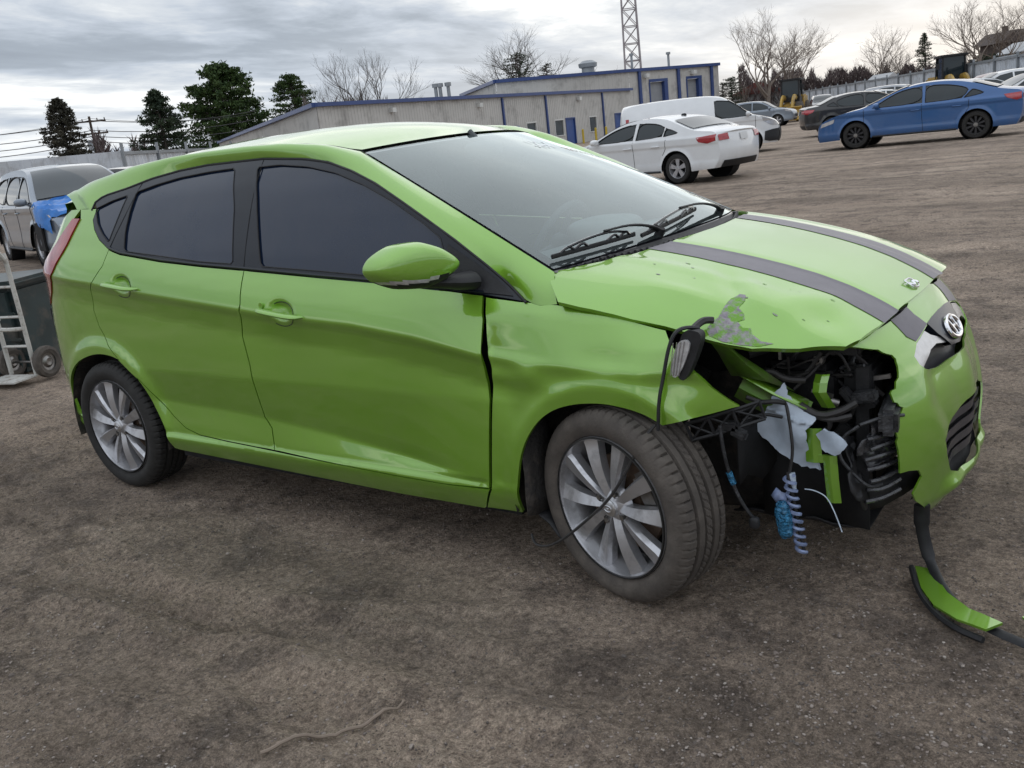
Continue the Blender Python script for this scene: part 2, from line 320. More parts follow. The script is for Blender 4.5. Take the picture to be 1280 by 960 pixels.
# ---------------------------------------------------------------- panel outlines of the green car, in metres on its own surfaces
OUT = {
 'seam_rear': [(0.181,1.089),(0.154,1.026),(0.084,0.962),(0.039,0.925),(0.009,0.83),(0.027,0.759),(0.081,0.676),(0.156,0.609),(0.275,0.529),(0.362,0.44),(0.43,0.376),(0.506,0.331),(0.601,0.309)],
 'seam_bottom': [(0.601,0.309),(0.785,0.301),(0.961,0.297),(1.072,0.294),(1.329,0.286),(1.726,0.275),(1.941,0.274),(2.117,0.282)],
 'seam_b': [(1.042,0.997),(1.045,0.876),(1,0.748),(1.018,0.64),(1.025,0.423),(1.061,0.382),(1.071,0.296)],
 'seam_door_front': [(2.133,0.904),(2.151,0.834),(2.154,0.741),(2.151,0.661),(2.156,0.584),(2.142,0.479),(2.117,0.285)],
 'seam_fender_rear': [(2.142,0.899),(2.159,0.834),(2.164,0.763),(2.172,0.682),(2.162,0.584),(2.149,0.479),(2.123,0.283),(2.067,0.202)],
 'belt': [(0.181,1.089),(0.265,1.068),(0.534,1.034),(0.787,1.012),(1.043,0.994),(1.444,0.965),(1.654,0.951),(1.815,0.94),(2.009,0.921),(2.133,0.904)],
 'fender_top': [(2.142,0.899),(2.26,0.885),(2.4,0.878),(2.561,0.856),(2.689,0.837),(2.82,0.813)],
 'fender_front': [(2.82,0.813),(2.829,0.783),(2.848,0.759),(2.875,0.726),(2.929,0.667),(2.994,0.613),(2.883,0.586),(2.761,0.558)],
 'arch_front': [(2.761,0.558),(2.732,0.575),(2.697,0.591),(2.646,0.602),(2.567,0.61),(2.473,0.6),(2.388,0.571),(2.32,0.514),(2.268,0.431),(2.244,0.336),(2.219,0.203)],
 'arch_rear': [(-0.28,0.289),(-0.318,0.344),(-0.34,0.427),(-0.297,0.503),(-0.21,0.576),(-0.106,0.617),(-0.009,0.637),(0.102,0.632),(0.201,0.597),(0.278,0.522),(0.325,0.426),(0.379,0.323),(0.389,0.231)],
 'body_bottom': [(0.417,0.221),(0.811,0.211),(1.271,0.199),(1.673,0.188),(2.054,0.191),(2.214,0.195)],
 'c1': [(-0.02,1.256),(-0.013,1.288),(0.044,1.312),(0.206,1.334),(0.351,1.362),(0.523,1.381),(0.698,1.39),(0.872,1.39),(1.036,1.389),(1.266,1.372),(1.4,1.352),(1.533,1.314),(1.661,1.266),(1.8,1.198),(1.893,1.15),(2.012,1.079),(2.118,1.001),(2.204,0.939),(2.288,0.885)],
 'frame_rear': [(-0.02,1.256),(0.014,1.213),(0.044,1.173),(0.098,1.13),(0.181,1.089)],
 'glass_rear': [(0.285,1.311),(0.401,1.332),(0.548,1.35),(0.722,1.36),(0.885,1.363),(0.944,1.218),(0.976,1.017),(0.783,1.029),(0.528,1.055),(0.288,1.08),(0.274,1.165),(0.276,1.243)],
 'glass_quarter': [(0.015,1.258),(0.121,1.285),(0.229,1.302),(0.213,1.246),(0.192,1.178),(0.172,1.118),(0.114,1.152),(0.059,1.195)],
 'glass_front': [(1.02,1.357),(1.145,1.357),(1.303,1.34),(1.457,1.309),(1.607,1.261),(1.754,1.2),(1.896,1.128),(1.964,1.084),(1.987,1.03),(2.003,0.943),(1.813,0.958),(1.651,0.971),(1.442,0.986),(1.133,1.006),(1.106,1.099),(1.064,1.24)],
 'tail_lamp': [(-0.16,1.221),(-0.19,1.136),(-0.212,1.064),(-0.287,0.995),(-0.46,0.895),(-0.234,0.967)],
 'tail_edge': [(-0.157,1.228),(-0.176,1.13),(-0.196,1.054),(-0.323,0.971)],
 'torn': [(3.389,0.725),(3.471,0.699),(3.511,0.677),(3.528,0.664),(3.512,0.637),(3.473,0.601),(3.442,0.583),(3.442,0.561),(3.468,0.537),(3.443,0.516),(3.43,0.497),(3.419,0.477),(3.42,0.431),(3.423,0.36),(3.458,0.358),(3.501,0.348),(3.521,0.323),(3.497,0.279),(3.505,0.258),(3.633,0.172)],
 'bumper_bottom': [(3.633,0.172),(3.783,0.139),(3.783,0.177)],
 'grille': [(4.227,0.713),(3.803,0.687),(3.628,0.65),(3.612,0.625),(3.633,0.608),(3.666,0.596),(3.731,0.586),(3.859,0.587),(4.01,0.615),(4.094,0.657),(4.163,0.704)],
 'lower_grille': [(3.642,0.398),(3.741,0.436),(3.862,0.452),(3.887,0.406),(3.895,0.331),(3.894,0.263),(3.761,0.255),(3.717,0.268),(3.654,0.355)],
 'bumper_line': [(3.604,0.617),(3.585,0.576),(3.57,0.507),(3.603,0.452),(3.641,0.383),(3.716,0.274)],
 'stripe_b': [(3.764,0.753),(3.608,0.746),(3.634,0.651),(3.798,0.688)],
 'hood_side': [(2.32,-0.689),(2.368,-0.748),(2.422,-0.802),(2.497,-0.803),(2.572,-0.799),(2.654,-0.792),(2.747,-0.776),(2.787,-0.771),(2.863,-0.763),(2.915,-0.754),(2.974,-0.739),(3.083,-0.684),(3.181,-0.615),(3.203,-0.559),(3.222,-0.442),(3.233,-0.265),(3.221,-0.047),(3.211,0.076)],
 'stripe1': [(2.544,-0.401),(2.566,-0.274),(2.701,-0.243),(2.825,-0.263),(2.956,-0.29),(3.083,-0.324),(3.19,-0.313),(3.239,-0.32),(3.239,-0.39),(3.192,-0.406),(3.11,-0.421),(2.988,-0.387),(2.879,-0.379),(2.75,-0.393),(2.651,-0.403)],
 'stripe2_near': [(2.518,0.332),(2.705,0.3),(2.914,0.169),(3.089,0.093),(3.208,0.08)],
 'scrape': [(2.898,-0.618),(2.909,-0.629),(2.901,-0.666),(2.883,-0.696),(2.918,-0.689),(2.949,-0.698),(2.977,-0.714),(3.016,-0.705),(2.945,-0.746),(2.893,-0.755),(2.858,-0.744),(2.859,-0.723),(2.876,-0.679)],
 'hbadge': [(3.202,-0.021),(3.186,-0.031),(3.218,-0.009)],
 'rail_in': [(2.646,-0.719),(2.765,-0.717),(2.841,-0.707)],
 'ws': [(-1.001,0.081),(-0.568,0.039),(-0.435,0.017),(0.422,0.088)],
 'sticker': [(0.666,0.918),(1.05,0.883),(1.119,0.813),(0.658,0.712),(0.509,0.762),(0.441,0.814)],
 'handle_f': [(1.121,0.866),(1.176,0.88),(1.246,0.875),(1.371,0.841),(1.358,0.821),(1.266,0.814),(1.189,0.825)],
 'handle_r': [(0.161,0.958),(0.227,0.967),(0.287,0.964),(0.387,0.938),(0.376,0.922),(0.267,0.919),(0.201,0.931)],
}
# ---------------------------------------------------------------- helpers
COL = scene.collection
def tag(o, label=None, cat=None, group=None, kind=None):
    if label: o['label'] = label
    if cat: o['category'] = cat
    if group: o['group'] = group
    if kind: o['kind'] = kind
    return o
def empty(name, loc=(0, 0, 0), rz=0., label=None, cat=None, group=None, parent=None, rot=None):
    o = bpy.data.objects.new(name, None); COL.objects.link(o); o.location = loc; o.rotation_euler = rot if rot else (0, 0, rz); o.empty_display_size = .2
    if parent: o.parent = parent
    return tag(o, label, cat, group)
def copy_tree(o, parent=None):
    c = o.copy(); COL.objects.link(c); c.parent = parent
    for ch in list(o.children): copy_tree(ch, c)
    return c

class MB:
    """collects vertices and faces for ONE mesh object"""
    def __init__(s): s.v = []; s.f = []
    def add(s, vs, fs):
        k = len(s.v); s.v += [tuple(map(float, v)) for v in vs]; s.f += [tuple(i+k for i in f) for f in fs]; return s
    def box(s, c, d, rot=None, taper=1., bev=0.):
        x, y, z = (q/2 for q in d)
        if bev:
            return s.rbox(c, d, bev, rot)
        vs = []
        for sz in (-1, 1):
            t = taper if sz > 0 else 1.
            for sx, sy in ((-1, -1), (1, -1), (1, 1), (-1, 1)): vs.append(Vector((sx*x*t, sy*y*t, sz*z)))
        if rot is not None: vs = [rot @ v for v in vs]
        c = Vector(c); vs = [v+c for v in vs]
        return s.add(vs, [(3, 2, 1, 0), (4, 5, 6, 7), (0, 1, 5, 4), (1, 2, 6, 5), (2, 3, 7, 6), (3, 0, 4, 7)])
    def rbox(s, c, d, r, rot=None):
        bm = bmesh.new(); bmesh.ops.create_cube(bm, size=1.)
        for v in bm.verts: v.co = Vector((v.co.x*d[0], v.co.y*d[1], v.co.z*d[2]))
        bmesh.ops.bevel(bm, geom=list(bm.edges), offset=r, segments=2, affect='EDGES')
        c = Vector(c); vs = [((rot @ v.co) if rot is not None else v.co)+c for v in bm.verts]
        bm.verts.index_update(); fs = [tuple(v.index for v in f.verts) for f in bm.faces]; bm.free(); return s.add(vs, fs)
    def tube(s, pts, r, n=8, cap=True, flat=1., sm=True):
        pts = [Vector(p) for p in pts]; rs = list(r) if isinstance(r, (list, tuple)) else [r]*len(pts)
        if sm and 3 <= len(pts) <= 12:
            q = rounded([(*p, a) for p, a in zip(pts, rs)], 2, False); pts = [Vector(p[:3]) for p in q]; rs = [p[3] for p in q]
        vs = []; up = Vector((0, 0, 1)); prev = None
        for i, p in enumerate(pts):
            t = (pts[min(i+1, len(pts)-1)]-pts[max(i-1, 0)]).normalized()
            if prev is None:
                a = t.cross(up)
                if a.length < .1: a = t.cross(Vector((1, 0, 0)))
                a.normalize()
            else:
                a = prev-t*prev.dot(t)
                if a.length < 1e-5: a = t.orthogonal()
                a.normalize()
            prev = a; b = t.cross(a)
            for k in range(n):
                q = 2*math.pi*k/n; vs.append(p+a*math.cos(q)*rs[i]+b*math.sin(q)*rs[i]*flat)
        fs = []
        for i in range(len(pts)-1):
            for k in range(n):
                k2 = (k+1) % n; fs.append((i*n+k, i*n+k2, (i+1)*n+k2, (i+1)*n+k))
        if cap: fs += [tuple(range(n))[::-1], tuple((len(pts)-1)*n+k for k in range(n))]
        return s.add(vs, fs)
    def cyl(s, a, b, r, n=16, r2=None): return s.tube([a, b], [r, r if r2 is None else r2], n)
    def lathe(s, prof, c, axis='y', n=48, sign=1, a0=0, a1=2*math.pi):
        """prof: list of (radius, offset along the axis)"""
        vs = []; m = len(prof); closed = abs(a1-a0-2*math.pi) < 1e-6; cnt = n if closed else n+1
        for i in range(cnt):
            q = a0+(a1-a0)*i/n
            for r, o in prof:
                if axis == 'y': vs.append((c[0]+r*math.cos(q), c[1]+o*sign, c[2]+r*math.sin(q)))
                elif axis == 'z': vs.append((c[0]+r*math.cos(q), c[1]+r*math.sin(q), c[2]+o))
                else: vs.append((c[0]+o*sign, c[1]+r*math.cos(q), c[2]+r*math.sin(q)))
        fs = []
        for i in range(n if closed else n):
            j = (i+1) % cnt
            if not closed and i+1 >= cnt: break
            for k in range(m-1): fs.append((i*m+k, i*m+k+1, j*m+k+1, j*m+k))
        return s.add(vs, fs)
    def prism(s, poly, y0, y1, axis='y'):
        n = len(poly)
        f = {'y': lambda p, o: (p[0], o, p[1]), 'x': lambda p, o: (o, p[0], p[1]), 'z': lambda p, o: (p[0], p[1], o)}[axis]
        vs = [f(p, y0) for p in poly]+[f(p, y1) for p in poly]
        fs = [tuple(range(n)), tuple(range(2*n-1, n-1, -1))]+[(i, i+n, (i+1) % n+n, (i+1) % n) for i in range(n)]
        return s.add(vs, fs)
    def build(s, name, mat, parent=None, smooth_=True, angle=40, kind=None, loc=None):
        me = bpy.data.meshes.new(name); me.from_pydata(s.v, [], s.f); me.update()
        bm = bmesh.new(); bm.from_mesh(me); bmesh.ops.recalc_face_normals(bm, faces=bm.faces); bm.to_mesh(me); bm.free()
        if smooth_:
            me.polygons.foreach_set('use_smooth', [True]*len(me.polygons))
            try: me.set_sharp_from_angle(angle=R(angle))
            except Exception: pass
        if mat: me.materials.append(mat)
        o = bpy.data.objects.new(name, me); COL.objects.link(o)
        if parent: o.parent = parent
        if loc: o.location = loc
        if kind: o['kind'] = kind
        return o

def inpoly(P, poly):
    poly = np.asarray(poly); x, y = P[:, 0], P[:, 1]; c = np.zeros(len(P), bool); n = len(poly); j = n-1
    for i in range(n):
        xi, yi = poly[i]; xj, yj = poly[j]
        if yi != yj:
            m = ((yi > y) != (yj > y)) & (x < (xj-xi)*(y-yi)/(yj-yi)+xi); c ^= m
        j = i
    return c
def dense(poly, step, closed=True):
    out = []; n = len(poly)
    for i in range(n if closed else n-1):
        a = np.array(poly[i], float); b = np.array(poly[(i+1) % n], float); k = max(1, int(math.ceil(np.hypot(*(b-a))/step)))
        for q in range(k): out.append(tuple(a+(b-a)*q/k))
    if not closed: out.append(tuple(map(float, poly[-1])))
    return out
def rounded(poly, it=2, closed=True):
    """Chaikin corner cutting"""
    p = [tuple(map(float, q)) for q in poly]
    for _ in range(it):
        o = []; n = len(p)
        if not closed: o.append(p[0])
        for i in range(n if closed else n-1):
            a = np.array(p[i]); b = np.array(p[(i+1) % n]); o += [tuple(a*.75+b*.25), tuple(a*.25+b*.75)]
        if not closed: o.append(p[-1])
        p = o
    return p
def shrink(poly, d):
    p = np.array(poly, float); a = .5*np.sum(p[:, 0]*np.roll(p[:, 1], -1)-np.roll(p[:, 0], -1)*p[:, 1]); s = 1 if a > 0 else -1
    e = np.roll(p, -1, 0)-p; e /= np.maximum(np.hypot(e[:, 0], e[:, 1])[:, None], 1e-9); nrm = np.stack([-e[:, 1], e[:, 0]], 1)*s
    q = nrm+np.roll(nrm, 1, 0); q /= np.maximum(np.hypot(q[:, 0], q[:, 1])[:, None], .5)
    return [tuple(v) for v in p+q*d]

def panel(name, poly, F, mat, parent=None, step=.03, gap=.0, fold=.012, lines=(), out=0., sign=1, holes=(), thick=None, kind=None):
    """sheet cut to an outline on surface F(a,b); creases get their own rows of points; the rim is folded inward"""
    if gap: poly = shrink(dense(poly, .03), gap)
    B = dense(poly, step); HB = [dense(h, step) for h in holes]
    pts = list(B); edges = [(i, (i+1) % len(B)) for i in range(len(B))]
    for h in HB:
        k = len(pts); pts += h; edges += [(k+i, k+(i+1) % len(h)) for i in range(len(h))]
    bn = np.array(pts); lo, hi = bn.min(0), bn.max(0)
    G = []
    ny = int((hi[1]-lo[1])/(step*.87))+2
    for j in range(ny):
        xs = np.arange(lo[0]+(j % 2)*step/2, hi[0], step); G.append(np.stack([xs, np.full(len(xs), lo[1]+j*step*.87)], 1))
    G = np.concatenate(G) if G else np.zeros((0, 2))
    ex = []
    for ln, offs in lines:
        D = np.array(dense(ln, step*.6, False))
        for o in offs: ex.append(D+np.array([0, o]))
    if ex:
        E = np.concatenate(ex)
        if len(G):
            keep = np.ones(len(G), bool)
            for i in range(0, len(E), 1): keep &= (np.abs(G[:, 0]-E[i, 0]) > step*.5) | (np.abs(G[:, 1]-E[i, 1]) > step*.28)
            G = G[keep]
        G = np.concatenate([G, E])
    if len(G):
        m = inpoly(G, B)
        for h in HB: m &= ~inpoly(G, h)
        G = G[m]
        if len(G):
            keep = np.ones(len(G), bool)
            for b in bn: keep &= ((G-b)**2).sum(1) > (step*.35)**2
            G = G[keep]
    allp = [Vector(p) for p in pts]+[Vector(p) for p in G]
    vs, es, fs, ov, oe, of = delaunay_2d_cdt(allp, edges, [], 0, 1e-6)
    V = np.array([tuple(v) for v in vs]); T = np.array([f for f in fs if len(f) == 3])
    C = V[T].mean(1); m = inpoly(C, B)
    for h in HB: m &= ~inpoly(C, h)
    T = T[m]
    a, b = V[:, 0], V[:, 1]; P = F(a, b); h = .0025
    nx = np.cross(F(a+h, b)-F(a-h, b), F(a, b+h)-F(a, b-h)); nx /= np.maximum(np.linalg.norm(nx, axis=1)[:, None], 1e-12)
    nx *= sign
    # make the winding follow the normals
    fn = np.cross(P[T[:, 1]]-P[T[:, 0]], P[T[:, 2]]-P[T[:, 0]]); fl = (fn*nx[T].sum(1)).sum(1) < 0; T[fl] = T[fl][:, ::-1]
    P = P+nx*out
    verts = P.tolist(); faces = T.tolist(); norms = [nx[i] for t in T for i in t]
    if fold:
        cnt = {}
        for t in T.tolist():
            for i in range(3):
                e = (t[i], t[(i+1) % 3]); cnt[(min(e), max(e))] = cnt.get((min(e), max(e)), 0)+1
        bd = {}
        for t in T.tolist():
            for i in range(3):
                p, q = t[i], t[(i+1) % 3]
                if cnt[(min(p, q), max(p, q))] != 1: continue
                for k in (p, q):
                    if k not in bd: bd[k] = len(verts); verts.append((P[k]-nx[k]*fold).tolist())
                faces.append([q, p, bd[p], bd[q]])
                d = P[q]-P[p]; fnm = np.cross(nx[p], -d); l = np.linalg.norm(fnm); fnm = fnm/l if l > 1e-9 else nx[p]
                norms += [fnm]*4
    me = bpy.data.meshes.new(name); me.from_pydata(verts, [], faces)
    me.polygons.foreach_set('use_smooth', [True]*len(me.polygons))
    me.normals_split_custom_set([tuple(map(float, n)) for n in norms])
    me.update()
    if mat: me.materials.append(mat)
    o = bpy.data.objects.new(name, me); COL.objects.link(o)
    if parent: o.parent = parent
    if kind: o['kind'] = kind
    return o
def loft(name, rows, mat, parent=None, smooth_=True, angle=50, thick=0., closed=False):
    """sheet through rows of 3-D points (all rows the same length)"""
    A = np.array(rows, float); n, m = A.shape[:2]; b = MB()
    fs = [(i*m+j, i*m+j+1, (i+1)*m+j+1, (i+1)*m+j) for i in range(n-1) for j in range(m-1)]
    if closed: fs += [((n-1)*m+j, (n-1)*m+j+1, j+1, j) for j in range(m-1)]
    b.add(A.reshape(-1, 3), fs); o = b.build(name, mat, parent, smooth_, angle)
    if thick:
        md = o.modifiers.new('thickness', 'SOLIDIFY'); md.thickness = thick; md.offset = 0
    return o
def resample(P, n):
    P = np.array(P, float); s = np.r_[0, np.cumsum(np.linalg.norm(np.diff(P, axis=0), axis=1))]; t = np.linspace(0, s[-1], n)
    return np.stack([np.interp(t, s, P[:, k]) for k in range(P.shape[1])], 1)
def vnoise(x, y, seed=0):
    """smooth value noise on arrays"""
    xi = np.floor(x).astype(np.int64); yi = np.floor(y).astype(np.int64); u = x-xi; v = y-yi; u = u*u*(3-2*u); v = v*v*(3-2*v)
    def h(a, b):
        n = (a*374761393+b*668265263+seed*1442695041) & 0x7fffffff; n = ((n ^ (n >> 13))*1274126177) & 0x7fffffff; return ((n ^ (n >> 16)) & 0xffff)/65535.
    return (h(xi, yi)*(1-u)+h(xi+1, yi)*u)*(1-v)+(h(xi, yi+1)*(1-u)+h(xi+1, yi+1)*u)*v
def fbm(x, y, o=4, seed=0, lac=2.03, g=.5):
    r = 0; a = 1; t = 0
    for k in range(o): r = r+a*vnoise(x, y, seed+k*17); t += a; x = x*lac+5.3; y = y*lac-3.1; a *= g
    return r/t-.5

def superell(c, r, e=2.4, rot=None, shape=None, n=28, m=18):
    vs = []
    for i in range(m+1):
        v = -math.pi/2+math.pi*i/m
        for j in range(n):
            u = 2*math.pi*j/n
            f = lambda t, e: math.copysign(abs(t)**(2/e), t)
            p = Vector((r[0]*f(math.cos(v), e)*f(math.cos(u), e), r[1]*f(math.cos(v), e)*f(math.sin(u), e), r[2]*f(math.sin(v), e)))
            if shape: p = Vector(shape(p))
            if rot is not None: p = rot @ p
            vs.append(p+Vector(c))
    return vs, [(i*n+j, i*n+(j+1) % n, (i+1)*n+(j+1) % n, (i+1)*n+j) for i in range(m) for j in range(n)]

# ---------------------------------------------------------------- setting: ground
def terrain(x, y):
    r = np.hypot(np.asarray(x, float)-3.8, np.asarray(y, float)+3.0); t = np.clip((r-14)/11, 0, 1); return 0*t
def rut(x, y, p0, ang, w, amp):
    d = -(x-p0[0])*math.sin(ang)+(y-p0[1])*math.cos(ang)+.10*np.sin(x*.9+y*.6); return -amp*np.exp(-(d/w)**2)+amp*.6*(np.exp(-((d-w*1.5)/(w*.6))**2)+np.exp(-((d+w*1.5)/(w*.6))**2))
def gheight(x, y):
    near = 1-smooth((np.hypot(x-3, y)-12)/25)
    h = .040*fbm(x*.45, y*.45, 3, 3)+.032*fbm(x*2.0+40, y*2.0, 4, 9)*near
    rg = 1-np.abs(2*fbm(x*4.2, y*4.2, 4, 21))
    patch = smooth((fbm(x*.8+9, y*.8, 3, 5)+.08)/.25)
    h = h+.024*fbm(x*9, y*9, 4, 31)*near*(.45+patch)+.016*fbm(x*28, y*28, 3, 41)*near*(.35+1.2*patch)
    for p0, an, w, a in (((2, -1.3), R(8), .10, .010), ((2, -1.62), R(12), .12, .012), ((0, 6), R(-8), .15, .02), ((0, 8), R(-8), .15, .02), ((0, 11), R(-4), .2, .025), ((0, 14), R(-6), .2, .025), ((4, 3), R(40), .15, .012)): h = h+rut(x, y, p0, an, w, a)*(.4+fbm(x*1.3, y*1.3, 2, 77)+.5)
    for p0, an, w in (((3.0, -1.30), R(6), .085), ((2.6, -1.02), R(24), .085), ((3.6, .9), R(30), .09), ((-1.2, -.9), R(-14), .085)):        # tread prints
        al = (x-p0[0])*math.cos(an)+(y-p0[1])*math.sin(an); d = -(x-p0[0])*math.sin(an)+(y-p0[1])*math.cos(an)+.05*np.sin(al*1.3)
        h = h+(np.exp(-(d/w)**6)*(.0045*np.sin(al*2*math.pi/.075+np.abs(d)*40)-.008)+.007*np.exp(-((np.abs(d)-w*1.35)/.035)**2))*smooth((fbm(x*1.1, y*1.1, 2, 88)+.2)/.25)*near
    # keep the contact spots level
    for cx, cy in ((0, -.9), (2.57, -.93), (0, .9), (2.57, .9)): h = h*(1-.85*np.exp(-((x-cx)**2+(y-cy)**2)/.09))
    return h-.004
def ground():
    def axis(a, b, step, far):
        core = list(np.arange(a, b, step)); up = []; x = core[-1]; s = step
        while x < far: s *= 1.05; x += s; up.append(x)
        dn = []; x = core[0]; s = step
        while x > -far: s *= 1.05; x -= s; dn.append(x)
        return np.array(dn[::-1]+core+up)
    xs = axis(-2.2, 4.6, .016, 900); ys = axis(-2.4, 1.6, .016, 900)
    X, Y = np.meshgrid(xs, ys, indexing='ij'); Z = terrain(X, Y)+gheight(X, Y)
    nx, ny = X.shape; V = np.stack([X, Y, Z], -1).reshape(-1, 3)
    idx = np.arange(nx*ny).reshape(nx, ny); F = np.stack([idx[:-1, :-1], idx[1:, :-1], idx[1:, 1:], idx[:-1, 1:]], -1).reshape(-1, 4)
    me = bpy.data.meshes.new('ground'); me.vertices.add(len(V)); me.vertices.foreach_set('co', V.ravel()); me.loops.add(len(F)*4); me.loops.foreach_set('vertex_index', F.ravel()); me.polygons.add(len(F))
    me.polygons.foreach_set('loop_start', np.arange(len(F))*4); me.polygons.foreach_set('loop_total', np.full(len(F), 4)); me.polygons.foreach_set('use_smooth', [True]*len(F)); me.update(calc_edges=True)
    m = bpy.data.materials.new('packed_dirt'); m.use_nodes = True; nt = m.node_tree; N = nt.nodes; L = nt.links; b = N['Principled BSDF']; b.inputs['Roughness'].default_value = .93; b.inputs['Specular IOR Level'].default_value = .25
    tc = N.new('ShaderNodeTexCoord')
    def noise(s, d, r=.6, mp=None):
        n = N.new('ShaderNodeTexNoise'); n.inputs['Scale'].default_value = s; n.inputs['Detail'].default_value = d; n.inputs['Roughness'].default_value = r
        L.new(mp if mp else tc.outputs['Object'], n.inputs['Vector']); return n.outputs[0]
    def ramp(f, st):
        r = N.new('ShaderNodeValToRGB'); L.new(f, r.inputs[0]); e = r.color_ramp.elements
        while len(e) < len(st): e.new(.5)
        for k, (p, c) in enumerate(st): e[k].position = p; e[k].color = (*c, 1)
        return r.outputs[0]
    mpn = N.new('ShaderNodeMapping'); L.new(tc.outputs['Object'], mpn.inputs[0]); mpn.inputs['Rotation'].default_value = (0, 0, R(-6)); mpn.inputs['Scale'].default_value = (.16, 1.1, 1)
    def mix(f, a, b_, t='MIX'):
        n = N.new('ShaderNodeMix'); n.data_type = 'RGBA'; n.blend_type = t
        for s, v in ((n.inputs[0], f), (n.inputs[6], a), (n.inputs[7], b_)):
            if isinstance(v, (float, int)): s.default_value = v
            elif isinstance(v, tuple): s.default_value = (*v, 1)
            else: L.new(v, s)
        return n.outputs[2]
    base = ramp(noise(.55, 7), [(.32, (.225, .176, .137)), (.5, (.32, .253, .198)), (.68, (.42, .335, .265))])
    st = ramp(noise(1.1, 8, .65, mpn.outputs[0]), [(.36, (.60, .60, .60)), (.5, (1, 1, 1)), (.66, (1.3, 1.28, 1.26))])
    c1 = mix(.85, base, st, 'MULTIPLY')
    dk = ramp(noise(3.2, 12, .78), [(.50, (0, 0, 0)), (.60, (1, 1, 1))]); c2 = mix(dk, c1, mix(.60, c1, (.085, .068, .060)))
    fg = ramp(noise(48, 10, .8), [(.36, (.45, .43, .42)), (.5, (1, 1, 1)), (.64, (1.6, 1.6, 1.6))]); c2 = mix(1., c2, fg, 'MULTIPLY')
    fg2 = ramp(noise(190, 6, .8), [(.36, (.5, .5, .5)), (.5, (1, 1, 1)), (.64, (1.6, 1.6, 1.6))]); c2 = mix(.8, c2, fg2, 'MULTIPLY')
    pale = ramp(noise(7, 12, .8), [(.54, (0, 0, 0)), (.66, (.8, .8, .8))]); c3 = mix(pale, c2, mix(.45, c2, (.29, .25, .22)))
    sp = N.new('ShaderNodeTexVoronoi'); sp.inputs['Scale'].default_value = 85; L.new(tc.outputs['Object'], sp.inputs['Vector'])
    grit = ramp(sp.outputs['Distance'], [(.12, (1, 1, 1)), (.32, (0, 0, 0))]); gr = ramp(sp.outputs['Color'], [(.3, (.06, .053, .047)), (.65, (.18, .155, .135)), (.92, (.38, .34, .30))])
    gm = ramp(noise(5, 5), [(.36, (0, 0, 0)), (.58, (.85, .85, .85))]); gmask = mix(1., grit, gm, 'MULTIPLY')
    c4 = mix(gmask, c3, gr)
    L.new(c4, b.inputs['Base Color'])
    b1 = N.new('ShaderNodeBump'); b1.inputs['Distance'].default_value = .03; b1.inputs['Strength'].default_value = .75; L.new(noise(16, 10, .72), b1.inputs['Height'])
    b1b = N.new('ShaderNodeBump'); b1b.inputs['Distance'].default_value = .024; b1b.inputs['Strength'].default_value = 1.; L.new(noise(55, 8, .75), b1b.inputs['Height']); L.new(b1.outputs[0], b1b.inputs['Normal']); b1 = b1b
    b2 = N.new('ShaderNodeBump'); b2.inputs['Distance'].default_value = .006; b2.inputs['Strength'].default_value = .8; L.new(gmask, b2.inputs['Height']); L.new(b1.outputs[0], b2.inputs['Normal'])
    L.new(b2.outputs[0], b.inputs['Normal'])
    me.materials.append(m); o = bpy.data.objects.new('ground', me); COL.objects.link(o); o['kind'] = 'structure'
    # stones lying on it: uncountable
    rnd = np.random.RandomState(4); ico = bmesh.new(); bmesh.ops.create_icosphere(ico, subdivisions=1, radius=1); ico.verts.ensure_lookup_table()
    iv = np.array([v.co for v in ico.verts]); ifc = np.array([[v.index for v in f.verts] for f in ico.faces]); ico.free()
    n = 60000; d = 1.2+rnd.rand(n)**1.6*11; th = R(126.8)+(rnd.rand(n)-.5)*R(78); px = 3.86+d*np.cos(th); py = -2.99+d*np.sin(th)
    cl = fbm(px*1.1+3, py*1.1, 3, 55)+.5; k = rnd.rand(n) < np.clip((cl-.28)*3., .22, 1); px, py = px[k], py[k]; n = len(px)
    s = .0018+.0042*rnd.rand(n)**2.4; big = rnd.rand(n) < .02; s[big] += .006*rnd.rand(big.sum())
    pz = terrain(px, py)+gheight(px, py)+s*.25
    S = s[:, None]*(np.array([1, .8, .6])+.5*(rnd.rand(n, 3)-.5)); a = rnd.rand(n)*6.28
    V = iv[None]*S[:, None]*(1+.35*(rnd.rand(n, len(iv), 1)-.5)); ca, sa = np.cos(a)[:, None], np.sin(a)[:, None]
    V = np.stack([V[..., 0]*ca-V[..., 1]*sa+px[:, None], V[..., 0]*sa+V[..., 1]*ca+py[:, None], V[..., 2]+pz[:, None]], -1).reshape(-1, 3)
    F = (ifc[None]+(np.arange(n)*len(iv))[:, None, None]).reshape(-1, 3)
    me = bpy.data.meshes.new('gravel'); me.from_pydata(V.tolist(), [], F.tolist()); 
    m = bpy.data.materials.new('stones'); m.use_nodes = True; nt = m.node_tree; N = nt.nodes; L = nt.links; b = N['Principled BSDF']; b.inputs['Roughness'].default_value = .9
    tc = N.new('ShaderNodeTexCoord'); v = N.new('ShaderNodeTexVoronoi'); v.inputs['Scale'].default_value = 40; L.new(tc.outputs['Object'], v.inputs['Vector']); L.new(ramp2(nt, v.outputs['Color'], [(.2, (.10, .085, .075)), (.6, (.22, .18, .155)), (.85, (.32, .28, .245)), (.98, (.38, .34, .30))]), b.inputs['Base Color'])
    me.materials.append(m); o = bpy.data.objects.new('gravel', me); COL.objects.link(o); o['kind'] = 'stuff'
